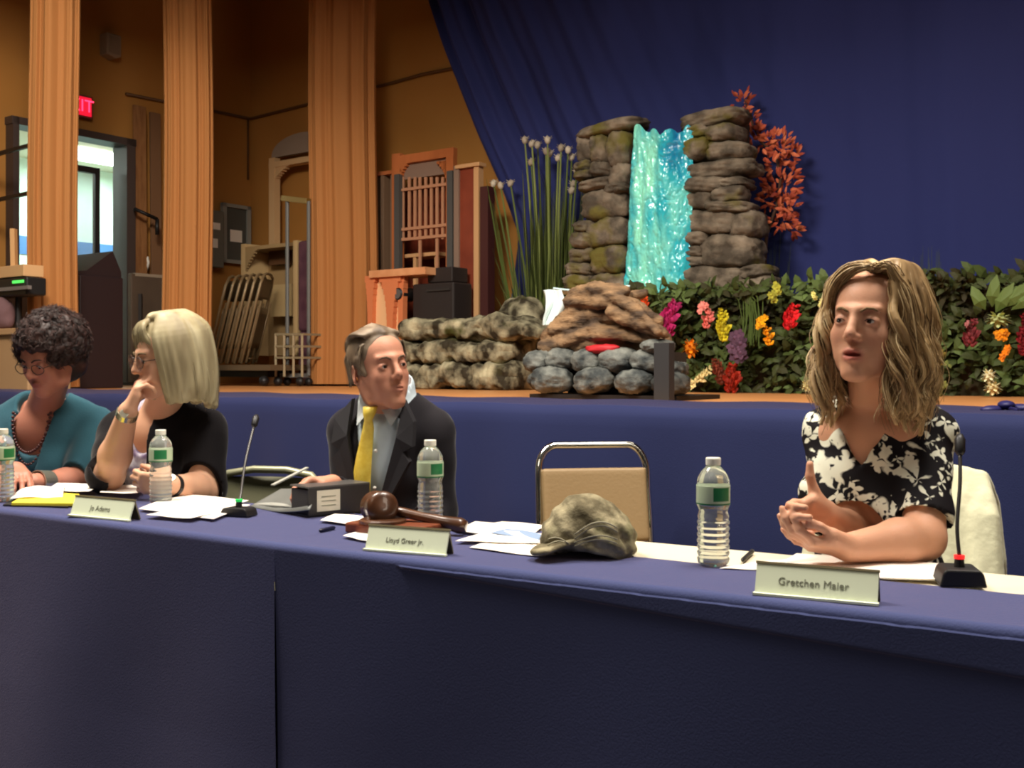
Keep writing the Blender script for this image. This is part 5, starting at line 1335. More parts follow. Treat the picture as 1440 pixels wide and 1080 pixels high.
def unit(v): v = np.array(v, float); return v/max(np.linalg.norm(v),1e-9)
def hand(F, W, f, n, side, curl=(.3,.35,.4,.45), spread=.10, thumb=(.6,.5,.35), k=1.0, kk=.0035, tdir=None):
    """W wrist, f along the palm, n out of the palm side, side=+1/-1 chooses where the thumb is"""
    W = np.array(W, float); f = unit(f); n = unit(np.array(n)-f*np.dot(n,f)); u = np.cross(f,n)*side
    L = [.092,.095,.089,.080]; off = [.028,.0095,-.0095,-.027]; seg = [(.043,.026,.021),(.047,.030,.023),(.043,.028,.022),(.034,.021,.019)]; rad = [.0094,.0096,.0090,.0080]
    for i in range(4):
        K = W+f*L[i]*k+u*off[i]*k+n*(-.003*abs(i-1.5))*k
        F.cone(W+u*off[i]*.55*k, K, .0135*k, .0112*k, .014)
    F.cone(W+u*.012*k+f*.01*k, W+f*.052*k+u*.034*k+n*.008*k, .015*k, .0145*k, .016)   # thenar
    F.cone(W-u*.016*k+f*.015*k, W+f*.06*k-u*.026*k+n*.005*k, .014*k, .012*k, .014)
    for i in range(4):
        K = W+f*L[i]*k+u*off[i]*k+n*(-.003*abs(i-1.5))*k; a = 0; p = K; c = curl[i]; c = (c,c*1.15,c*.8) if not hasattr(c,'__len__') else c
        sp = unit(f+u*spread*(1.2-i)*.8)
        for j in range(3):
            a += c[j]; d = sp*math.cos(a)+n*math.sin(a); q = p+d*seg[i][j]*k
            r0 = rad[i]*(1-.09*j)*k; F.cone(p, q, r0, r0*.90, kk if j else .006); F.ell(p+d*.001, r0*1.04, None, .003) if j else None; p = q
    t0 = W+u*.022*k+f*.020*k+n*.006*k; d = unit(f*math.cos(thumb[0])+u*math.sin(thumb[0])+n*.25)
    d = unit(tdir[0]) if tdir else d
    t1 = t0+d*.040*k; F.cone(t0, t1, .0150*k, .0118*k, .012)
    d2 = unit(d+n*thumb[1]+f*.35-u*thumb[2]*.3); d2 = unit(tdir[1]) if tdir else d2; t2 = t1+d2*.032*k; F.cone(t1, t2, .0112*k, .0098*k, .005)
    d3 = unit(d2+n*thumb[1]*.5+f*.2-u*thumb[2]*.3); d3 = unit(tdir[2]) if tdir else d3; t3 = t2+d3*.026*k; F.cone(t2, t3, .0100*k, .0080*k, .004)
    return t3

def arm(F, Sh, El, Wr, r=(.052,.044,.040,.026), kk=.02):
    F.cone(Sh, El, r[0], r[1], kk); El = np.array(El); Wr = np.array(Wr); m = El*.68+Wr*.32
    F.cone(El, m, r[1]*.96, r[2]*1.06, kk); F.cone(m, Wr, r[2]*1.06, r[3], kk)
class Frame:
    def __init__(s, o, yaw, lean=0, roll=0): s.o = np.array(o,float); s.R = np.array(Matrix.Rotation(math.radians(yaw),3,'Z') @ Matrix.Rotation(math.radians(lean),3,'X') @ Matrix.Rotation(math.radians(roll),3,'Y'))
    def p(s, x, y, z): return s.o+s.R@V3(x,y,z)
def torso(F, T, H, w=.19, d=.11, waist=.15, hip=.18, bust=.0, belly=0., g=0.0, kk=.04, shdrop=.055, shw=None):
    """T: frame at the seat; H shoulder height above it; g: extra thickness for clothes"""
    def E(x,y,z,a,b,c,k_=kk): F.ell(T.p(x,y,z), (a+g,b+g,c+g), T.R, k_)
    E(0,0,.07,hip,.13,.13); E(0,-.01,.22,waist,d,.16); E(0,-.01,H*.72,w*.82,d*1.05,.17); E(0,.0,H*.86,w*.86,d*.92,.10)
    if bust:
        for q in (-1,1): E(q*.072,-d*.78,H*.66,.072,bust,.075,.03)
    if belly: E(0,-d*.6,.20,waist*.86,belly,.13)
    sw = shw or w
    for q in (-1,1):
        F.cone(T.p(0,.02,H-.01), T.p(q*sw*.88,.01,H-shdrop), .042+g, .050+g, kk)
        F.cone(T.p(q*.02,.02,H+.035), T.p(q*sw*.55,.015,H-shdrop*.35), .030+g, .036+g, .03)

def legs(root, T, m, feet_dx=0, fwd=.44, name='trousers', shoe=(30,26,24), knee_h=.5):
    o = T.o; F = Field((o[0]-.62,o[1]-.85,.0), (o[0]+.62,o[1]+.35,.66), .012)
    F.ell(T.p(0,.0,.05), (.19,.15,.13), T.R, .04); sh = MB()
    for q in (-1,1):
        hp = T.p(q*.09,-.03,.04); kn = T.p(q*.11,-fwd,.03); kn[2] = .51; an = kn+T.R@V3(q*.01,.05,0); an[2] = .10
        F.cone(hp, kn, .085, .062, .03); F.cone(kn, an, .060, .045, .03)
        f0 = an+T.R@V3(0,.02,0); f1 = an+T.R@V3(q*.02,-.17,0); f0[2] = .045; f1[2] = .035
        G = MB().tube([f0+V3(0,0,.02),f0*.6+f1*.4+V3(0,0,.01),f1],[.04,.044,.028],12); G.build('shoe', mat('shoe_%d' % shoe[0], shoe, .4), root, smooth=True)
    return field_obj(name, F, m, root)

def person(label, loc):
    return thing('person', label, 'person', loc, 0)

# ---------------- hair helpers
def strands(mb, guides, rnd, per, jit, r, steps=None, n=4):
    for g_ in guides:
        g_ = [np.array(p) for p in g_]
        for k in range(per):
            o0 = np.array([rnd.gauss(0,jit*.35) for _ in range(3)]); o1 = np.array([rnd.gauss(0,jit) for _ in range(3)]); m = len(g_)
            tn = min(1,max(.02,.5+rnd.gauss(0,.36)))
            pts_ = [tuple(p+o0*(1-i/(m-1))+o1*(i/(m-1))) for i, p in enumerate(g_)]
            mb.tube(pts_, [r*(1-.65*(i/(m-1))**2) for i in range(m)], n, tint=tn)
def catmull(P_, sub=4):
    P_ = [np.array(p, float) for p in P_]; out = []
    for i in range(len(P_)-1):
        p0 = P_[max(i-1,0)]; p1 = P_[i]; p2 = P_[i+1]; p3 = P_[min(i+2,len(P_)-1)]
        for k in range(sub):
            q = k/sub; out.append(.5*((2*p1)+(-p0+p2)*q+(2*p0-5*p1+4*p2-p3)*q*q+(-p0+3*p1-3*p2+p3)*q**3))
    out.append(P_[-1]); return out

# ================================================================ 1. blonde woman in floral blouse (right)
def woman_right():
    Yh = 2.20
    root = person('woman in a black and white floral blouse talking, forearms on the table, wavy blonde hair', (P(1240,500,2.33).x, 2.33, 0))
    hd = Head(P(1228,457,Yh), -41, -4, 3, 1.02, .98)
    T = Frame((P(1243,500,2.36).x, 2.37, .46), -36, 5)
    Hs = .600
    lo = (T.o[0]-.36, 1.86, .62); hi = (T.o[0]+.36, 2.62, 1.40)
    F = Field(lo, hi, .0034)
    torso(F, T, Hs, w=.128, d=.10, waist=.115, bust=.05, g=-.012, shdrop=.06)
    nb = T.p(-.0,-.005,Hs+.00); hd.neck(F, nb, .050, .056)
    F.ell(T.p(0,-.045,Hs-.06), (.11,.05,.06), T.R, .03)
    # her left arm (right in view): elbow at the table edge, forearm along the table
    shl = T.p(.110,.0,Hs-.075); el = np.array(P(1298,757,2.125)); wr = np.array(P(1192,770,2.045))
    arm(F, shl, el, wr, (.042,.042,.040,.0275))
    hand(F, wr+V3(.004,0,0), (-1,-.10,.16), (.25,.35,.85), -1, curl=((.5,.6,.4),(.42,.5,.35),(.34,.42,.3),(.22,.3,.2)), spread=.0, thumb=(.35,.2,.5), k=.86)
    # her right arm (left in view): forearm rises behind, fingers up
    shr = T.p(-.108,-.01,Hs-.08); er = np.array(P(1196,752,2.26)); wr2 = np.array(P(1162,724,2.12))
    arm(F, shr, er, wr2, (.045,.040,.036,.026))
    hand(F, wr2, (-.86,-.5,.02), (.5,-.86,0), 1, curl=((.55,.8,.5),(.6,.85,.5),(.62,.9,.5),(.65,.9,.5)), spread=.02, k=.90, tdir=((-.55,-.1,1),(-.30,-.1,1),(.0,0,1)))
    hd.sculpt(F, mouth=.55, fat=1.03)
    field_obj('body', F, skin_mat('skin_fair', (202,150,120), (172,92,84)), root, tint=hd.tint)
    hd.eyes(root, look=(-.25,.05), brow=(120,96,66))
    # blouse
    G = Field((T.o[0]-.36,1.98,.50), (T.o[0]+.36,2.62,1.20), .0042)
    torso(G, T, Hs, w=.128, d=.105, waist=.128, hip=.15, bust=.056, g=.004, shdrop=.06)
    es = np.array(shl)*.14+el*.86; G.cone(shl, es, .048, .056, .03); es2 = np.array(shr)*.2+er*.8; G.cone(shr, es2, .046, .050, .03)
    G.cone(T.p(0,-.02,.12), T.p(0,-.01,.2), .145, .14, .04)
    nbp = T.p(0,-.02,Hs+.02)
    G.cone(T.p(0,-.02,Hs+.08), T.p(0,.0,Hs+.035), .070, .064, .012, 'sub')       # neckline
    for q in range(20):
        t_ = q/19; w_ = .070*(1-t_)**.75+.004; G.box(T.p(0,-.12,Hs+.055-.16*t_), (w_,.10,.012), T.R, .004, .008, 'sub')
    # open sleeve end
    d_ = unit(el-shl); G.cone(es+d_*.03, es+d_*.12, .058, .075, .004, 'sub'); G.cone(es+d_*.058, es+d_*.14, .085, .09, .0, 'sub')
    d_ = unit(er-shr); G.cone(es2+d_*.03, es2+d_*.12, .050, .068, .004, 'sub'); G.cone(es2+d_*.06, es2+d_*.16, .085, .085, .0, 'sub')
    def dsp(V): return .004*fbm(V*np.array([9,9,13]),4,3)+.0022*np.sin(V[:,2]*70+V[:,0]*46+3*vnoise(V*6,3))
    field_obj('blouse', G, floral(), root, disp=dsp)
    # hair: locks falling in waves from a side part
    rnd = random.Random(21); H_ = Field(hd.c-V3(.2,.2,.27), hd.c+V3(.22,.22,.17), .0036); S_ = MB(); guides = []
    H_.ell(hd.p(0,.018,.040), (.080,.097,.083), hd.R, .01); H_.ell(hd.p(0,.045,-.04), (.076,.062,.10), hd.R, .03)
    H_.ell(hd.p(0,-.075,-.035), (.0595,.075,.098), hd.R, .012, 'sub'); H_.ell(hd.p(.008,-.098,.020), (.045,.055,.056), hd.R, .012, 'sub'); H_.ell(hd.p(0,-.05,-.13), (.052,.075,.08), hd.R, .01, 'sub')
    part = .022
    NL = 44
    for i in range(NL):
        for lay in range(3):
            t_ = (i+.5*rnd.random())/NL; az = math.radians(44+(360-88)*t_)       # 0 = front (-y); measured through +x side
            sx, sy = math.sin(az), -math.cos(az); out = .94+.085*lay+rnd.uniform(-.04,.06)
            side = 1 if sx > -.15 else -1
            front = max(0, -sy)
            z1 = .055-.01*lay; L = (-.155 if lay else -.185)+rnd.uniform(-.03,.03)+.02*(sy > .4)
            ph = rnd.uniform(0,6.28); fr = rnd.uniform(44,64); am = rnd.uniform(.009,.017)
            base = [V3(part, -.070+.12*t_ if side > 0 else -.070+.12*(1-t_), .107), V3(part+sx*.040, sy*.060+.008, .110+.006*lay), V3(sx*.077*out, sy*.095*out+.014, .070+.008*lay),
                    V3(sx*.094*out, sy*.102*out+.016, .02), V3(sx*.100*out, sy*.100*out+.018, -.045), V3(sx*.104*out, sy*.098*out+.018, -.10), V3(sx*.098*out, sy*.092*out+.018, L)]
            g_ = catmull(base, 5); m_ = len(g_); gg = []
            for j, p in enumerate(g_):
                s_ = j/(m_-1); a_ = am*min(1,max(0,(s_-.30)*3)); tang = V3(-sy, sx, 0)
                gg.append(hd.p(*(p+tang*math.sin(fr*.34*s_+ph)*a_+V3(sx,sy,0)*math.cos(fr*.34*s_+ph)*a_*.8)))
            # wide side of the part hangs forward over the cheek line on the far side
            r0 = rnd.uniform(.0065,.0095)
            H_.poly(gg[2:], [r0*(1-.45*j/(m_-1)) for j in range(2,m_)], .004)
            guides.append(gg)
    # swept top lock above the forehead, to the right
    for i in range(30):
        t_ = i/29; base = [V3(part-.004,-.060-.012*t_,.104), V3(-.012+.03*t_,-.078,.112-.004*t_), V3(-.042+.02*t_,-.078+.01*t_,.098), V3(-.066,-.066+.02*t_,.068), V3(-.080,-.046+.02*t_,.02), V3(-.088,-.036+.03*t_,-.04)]
        gg = [hd.p(*p) for p in catmull(base,5)]; guides.append(gg)
        H_.poly(gg, [.0048-.0015*abs(2*j/(len(gg)-1)-1) for j in range(len(gg))], .003)
        base = [V3(part+.004,-.058-.010*t_,.106), V3(part+.028,-.072+.01*t_,.112), V3(.062,-.062+.012*t_,.090), V3(.080,-.050+.02*t_,.055), V3(.090,-.040+.02*t_,.0), V3(.094,-.030+.02*t_,-.05)]
        gg = [hd.p(*p) for p in catmull(base,5)]; guides.append(gg)
        H_.poly(gg, [.0048-.0015*abs(2*j/(len(gg)-1)-1) for j in range(len(gg))], .003)
    V, Q = H_.mesh(); tn = np.clip(.45+.55*fbm(V*np.array([26,26,9]),7,3), .02, 1)
    strands(S_, guides, rnd, 14, .0085, .0012, n=3)
    o_ = len(S_.v); S_.v.extend(Vector(v) for v in V); S_.f.extend(tuple(int(i)+o_ for i in q) for q in Q); S_.t.extend(float(x) for x in tn)
    S_.build('hair', mat_tint('hair_blonde', (96,72,46), (232,208,160), .5, c2=(172,142,98), spec=.4), root, smooth=True)
    legs(root, T, mat('black_trousers', (24,23,26), .8))
    return root, T

def floral():
    m = mat('floral_fabric', (18,16,20), .75, spec=.2); nt = m.node_tree; n = nt.nodes; l = nt.links; b = n['Principled BSDF']
    tc = n.new('ShaderNodeTexCoord'); 
    nz = n.new('ShaderNodeTexNoise'); nz.inputs['Scale'].default_value = 34; l.new(tc.outputs['Object'], nz.inputs['Vector'])
    vm = n.new('ShaderNodeVectorMath'); vm.operation = 'MULTIPLY_ADD'; l.new(nz.outputs['Color'], vm.inputs[0]); vm.inputs[1].default_value = (.016,.016,.016); l.new(tc.outputs['Object'], vm.inputs[2])
    def layer(scale, base, amp, pet, off):
        mp = n.new('ShaderNodeMapping'); mp.inputs['Location'].default_value = off; l.new(vm.outputs[0], mp.inputs['Vector'])
        fl = n.new('ShaderNodeVectorMath'); fl.operation = 'MULTIPLY'; l.new(mp.outputs[0], fl.inputs[0]); fl.inputs[1].default_value = (1,.6,1)
        v = n.new('ShaderNodeTexVoronoi'); v.inputs['Scale'].default_value = scale; v.inputs['Randomness'].default_value = .85; l.new(fl.outputs[0], v.inputs['Vector'])
        sc = n.new('ShaderNodeVectorMath'); sc.operation = 'SCALE'; sc.inputs['Scale'].default_value = 1; l.new(fl.outputs[0], sc.inputs[0])
        df = n.new('ShaderNodeVectorMath'); df.operation = 'SUBTRACT'; l.new(sc.outputs[0], df.inputs[0]); l.new(v.outputs['Position'], df.inputs[1])
        sp = n.new('ShaderNodeSeparateXYZ'); l.new(df.outputs[0], sp.inputs[0])
        at = n.new('ShaderNodeMath'); at.operation = 'ARCTAN2'; l.new(sp.outputs[2], at.inputs[0]); l.new(sp.outputs[0], at.inputs[1])
        mu = n.new('ShaderNodeMath'); mu.operation = 'MULTIPLY_ADD'; l.new(at.outputs[0], mu.inputs[0]); mu.inputs[1].default_value = pet; l.new(v.outputs['Color'], mu.inputs[2])
        sn = n.new('ShaderNodeMath'); sn.operation = 'SINE'; l.new(mu.outputs[0], sn.inputs[0])
        ra = n.new('ShaderNodeMath'); ra.operation = 'MULTIPLY_ADD'; l.new(sn.outputs[0], ra.inputs[0]); ra.inputs[1].default_value = amp; ra.inputs[2].default_value = base
        lt = n.new('ShaderNodeMath'); lt.operation = 'SUBTRACT'; l.new(ra.outputs[0], lt.inputs[0]); l.new(v.outputs['Distance'], lt.inputs[1])
        r = n.new('ShaderNodeMapRange'); r.inputs['From Min'].default_value = -.02; r.inputs['From Max'].default_value = .03; l.new(lt.outputs[0], r.inputs['Value'])
        return r.outputs[0], v.outputs['Distance']
    a, da = layer(10.5, .47, .13, 5, (0,0,0)); c, dc = layer(24, .42, .13, 4, (.3,.1,.2))
    g = n.new('ShaderNodeTexNoise'); g.inputs['Scale'].default_value = 8; l.new(tc.outputs['Object'], g.inputs['Vector'])
    gr = n.new('ShaderNodeMath'); gr.operation = 'GREATER_THAN'; l.new(g.outputs['Fac'], gr.inputs[0]); gr.inputs[1].default_value = .44
    cm = n.new('ShaderNodeMath'); cm.operation = 'MULTIPLY'; l.new(c, cm.inputs[0]); l.new(gr.outputs[0], cm.inputs[1])
    mx = n.new('ShaderNodeMath'); mx.operation = 'MAXIMUM'; l.new(a, mx.inputs[0]); l.new(cm.outputs[0], mx.inputs[1])
    # dark veins inside the petals
    wv = n.new('ShaderNodeTexNoise'); wv.inputs['Scale'].default_value = 62; wv.inputs['Detail'].default_value = 1; l.new(tc.outputs['Object'], wv.inputs['Vector'])
    vr = n.new('ShaderNodeMapRange'); vr.inputs['From Min'].default_value = .36; vr.inputs['From Max'].default_value = .42; l.new(wv.outputs['Fac'], vr.inputs['Value'])
    m2 = n.new('ShaderNodeMath'); m2.operation = 'MULTIPLY'; l.new(mx.outputs[0], m2.inputs[0]); l.new(vr.outputs[0], m2.inputs[1])
    co_ = n.new('ShaderNodeMix'); co_.data_type = 'RGBA'; l.new(m2.outputs[0], co_.inputs['Factor']); co_.inputs['A'].default_value = (*s2l((20,17,21)),1); co_.inputs['B'].default_value = (*s2l((226,226,206)),1)
    l.new(co_.outputs['Result'], b.inputs['Base Color']); return m

# ================================================================ 2. man in suit
def man():
    root = person('man in a dark suit with a yellow tie, short grey-brown hair, looking towards the right', (P(545,500,3.0).x, 3.02, 0))
    hd = Head(P(532,519,2.96), 36, -7, -6, .98, .95, .88)
    T = Frame((P(553,500,3.06).x, 3.08, .44), -18, 5, 1)
    Hs = .585
    F = Field((T.o[0]-.42,2.5,.60), (T.o[0]+.36,3.32,1.36), .0040)
    torso(F, T, Hs, w=.145, d=.10, waist=.13, g=-.02)
    nb = T.p(-.0,0,Hs+.0); hd.neck(F, nb, .055, .062)
    shr = T.p(-.135,.0,Hs-.08); er = np.array(P(496,712,3.02)); wr = np.array(P(468,684,2.90))
    arm(F, shr, er, wr, (.05,.042,.038,.028)); hand(F, wr+V3(0,0,.012), (-.8,-.6,.05), (-.1,-.3,-1), 1, curl=((.5,.8,.5),(.5,.8,.5),(.55,.8,.5),(.6,.8,.5)), thumb=(.4,.4,.5), k=.86)
    shl = T.p(.135,.0,Hs-.08); el = np.array(P(616,722,3.0)); wl = np.array(P(590,735,2.86))
    arm(F, shl, el, wl, (.05,.042,.038,.028)); hand(F, wl, (-.9,-.35,-.1), (0,-.1,-1), -1, thumb=(.4,.4,.4), k=.95)
    hd.sculpt(F, mouth=0, male=True, fat=.86, nose=1.12)
    field_obj('body', F, skin_mat('skin_ruddy', (196,138,112), (160,96,82)), root, tint=hd.tint)
    hd.eyes(root, look=(.15,.0), brow=(96,76,58), lash=True)
    # jacket
    M_SUIT = mat('charcoal_suit', (34,32,36), .85, sheen=.15, spec=.15, bump=.08, bump_scale=300)
    G = Field((T.o[0]-.42,2.62,.44), (T.o[0]+.36,3.36,1.16), .0050)
    torso(G, T, Hs, w=.140, d=.112, waist=.135, hip=.15, g=.010, shdrop=.055)
    c1 = er*.1+wr*.9; G.cone(shr, er, .060, .052, .03); G.cone(er, c1, .052, .040, .02)
    c2 = el*.1+wl*.9; G.cone(shl, el, .060, .052, .03); G.cone(el, c2, .052, .040, .02)
    for e_, w_, c_ in ((er,wr,c1),(el,wl,c2)): d_ = unit(w_-e_); G.cone(c_+d_*.01, c_+d_*.06, .036, .036, 0, 'sub'); G.cone(c_+d_*.043, c_+d_*.10, .06, .06, 0, 'sub')
    G.cone(T.p(0,.0,Hs+.09), T.p(0,.0,Hs+.03), .085, .074, .008, 'sub')
    for q in range(22):      # V opening down the front
        t_ = q/21; w_ = .078*(1-t_)**.8+.004; G.box(T.p(.010,-.15,Hs+.03-.335*t_), (w_,.085,.012), T.R, .004, .004, 'sub')
    field_obj('jacket', G, M_SUIT, root, disp=lambda V: .004*fbm(V*8,9,3)+.0015*np.sin(V[:,2]*50+V[:,0]*30))
    # lapels
    for q in (-1,1):
        m = MB(); pts_ = [T.p(q*.078,-.072,Hs+.035), T.p(q*.118,-.098,Hs-.02), T.p(q*.122,-.118,Hs-.085), T.p(q*.095,-.122,Hs-.10), T.p(q*.116,-.128,Hs-.125), T.p(q*.012,-.155,Hs-.315), T.p(q*.074+.004,-.125,Hs-.06)]
        fw = T.R@V3(0,-1,0)
        m.add([tuple(p+fw*.010) for p in pts_]+[tuple(p-fw*.012) for p in pts_], [(0,1,6),(1,2,6),(2,3,6),(3,5,6),(3,4,5),(7,13,8),(8,13,9),(9,13,10),(10,13,12),(10,12,11)]+[(i,i+7,(i+1)%7+7,(i+1)%7) for i in range(7)])
        m.build('lapel', mat('lapel_dark', (30,28,32), .8), root)
    # shirt
    Sh = Field((T.o[0]-.25,2.75,.55), (T.o[0]+.25,3.3,1.22), .0042)
    torso(Sh, T, Hs, w=.14, d=.108, waist=.14, g=-.002); 
    Sh.cone(T.p(0,.012,Hs-.01), T.p(0,.012,Hs+.055), .080, .068, .01); Sh.cone(T.p(0,.0,Hs+.09), T.p(0,.012,Hs-.03), .062, .060, .004, 'sub')
    Sh.box(T.p(0,-.08,Hs+.055), (.018,.06,.04), T.R, .004, .012, 'sub')
    field_obj('shirt', Sh, mat('pale_blue_shirt', (206,222,230), .75), root)
    for q in (-1,1):
        m = MB(); a_ = [T.p(q*.006,-.078,Hs+.022), T.p(q*.062,-.050,Hs+.062), T.p(q*.074,-.042,Hs+.028), T.p(q*.052,-.100,Hs-.035)]; fw = T.R@V3(0,-1,0)
        m.add([tuple(p+fw*.008) for p in a_]+[tuple(p+fw*.002) for p in a_], [(0,1,2,3),(7,6,5,4)]+[(i,i+4,(i+1)%4+4,(i+1)%4) for i in range(4)]); m.build('collar', mat('collar_white', (196,204,204), .75), root)
    # tie : knot + blade
    m = MB(); sec = [(.0,.020,.016),(-.018,.017,.017),(-.036,.011,.012),(-.06,.017,.007),(-.14,.024,.006),(-.24,.031,.006),(-.34,.036,.006),(-.375,.020,.006),(-.39,.003,.004)]
    vs = []; n_ = 12
    for z, hw, th in sec:
        yy = -.094-.038*min(1,-z/.20)-(.012 if z > -.04 else .004)
        for k in range(n_): a_ = 2*PI*k/n_; vs.append(tuple(T.p(-.004+.10*z+hw*math.copysign(abs(math.cos(a_))**.6,math.cos(a_)), yy-th*math.sin(a_)-.012, Hs+.020+z)))
    m.add(vs, [(i*n_+k, i*n_+(k+1)%n_, (i+1)*n_+(k+1)%n_, (i+1)*n_+k) for i in range(len(sec)-1) for k in range(n_)]+[tuple(range(n_-1,-1,-1)), tuple((len(sec)-1)*n_+k for k in range(n_))])
    m.build('necktie', mat('yellow_silk', (238,214,92), .45, noise_scale=60, rgb2=(226,196,70)), root, smooth=True)
    for k in range(2): MB().ball(T.p(.014+.0*k,-.128-.012*k,Hs-.10-.10*k), .005).build('button', M_WHITE, root)
    # hair short combed back
    rnd = random.Random(3); H_ = Field(hd.c-V3(.14,.14,.12), hd.c+V3(.14,.16,.15), .0034); S_ = MB(); guides = []
    H_.ell(hd.p(0,.006,.042), (.0765,.0875,.0825), hd.R, .01)
    H_.ell(hd.p(0,-.104,.012), (.060,.070,.074), hd.R, .012, 'sub'); H_.ell(hd.p(0,-.02,-.078), (.10,.12,.064), hd.R, .01, 'sub')
    for q in (-1,1): H_.ell(hd.p(q*.086,.004,-.016), (.02,.016,.034), hd.R, .006, 'sub'); H_.cone(hd.p(q*.067,-.034,-.012), hd.p(q*.074,-.020,.03), .009, .010, .01)
    for i in range(46):
        t_ = i/45; x0 = (t_-.5)*.110; zz = .100-.9*x0*x0/.05*.1
        base = [V3(x0*.95,-.064+abs(x0)*.35,zz-.006), V3(x0*1.1-.004,-.048,.113-abs(x0)*.35), V3(x0*1.25-.006,-.005,.126-abs(x0)*.45), V3(x0*1.3,.032,.112-abs(x0)*.4), V3(x0*1.1,.064,.074-abs(x0)*.2)]
        gg = [hd.p(*p) for p in catmull(base,4)]; guides.append(gg)
        H_.poly(gg, [.0045]*len(gg), .004)
    for q in (-1,1):
        for i in range(26):
            t_ = i/25; y0 = -.045+.105*t_; base = [V3(q*(.066+.006*math.sin(t_*PI)),y0-.006,.070-.01*t_), V3(q*(.0755+.003*math.sin(t_*PI))*(1-.25*max(0,t_-.6)),y0+.006,.040), V3(q*.077*(1-.4*max(0,t_-.5)),y0+.014,.010), V3(q*.074*(1-.5*max(0,t_-.5)),min(.085,y0+.020),-.014-.022*t_)]
            if 0 < y0+.03 < .035: base = base[:3]
            gg = [hd.p(*p) for p in catmull(base,4)]; guides.append(gg)
    V, Q = H_.mesh(); V = V+normals(V,Q)*(.0018*fbm(V*np.array([50,50,30]),7,2))[:,None]; tn = np.clip(.45+.6*fbm(V*np.array([36,36,20]),9,3), .02, 1)
    strands(S_, guides, rnd, 12, .0030, .0008, n=3)
    o_ = len(S_.v); S_.v.extend(Vector(v) for v in V); S_.f.extend(tuple(int(i)+o_ for i in q) for q in Q); S_.t.extend(float(x) for x in tn)
    S_.build('hair', mat_tint('hair_greybrown', (70,56,42), (160,144,122), .55, c2=(112,94,74)), root, smooth=True)
    legs(root, T, mat('dark_trousers', (30,29,33), .8))
    return root, T

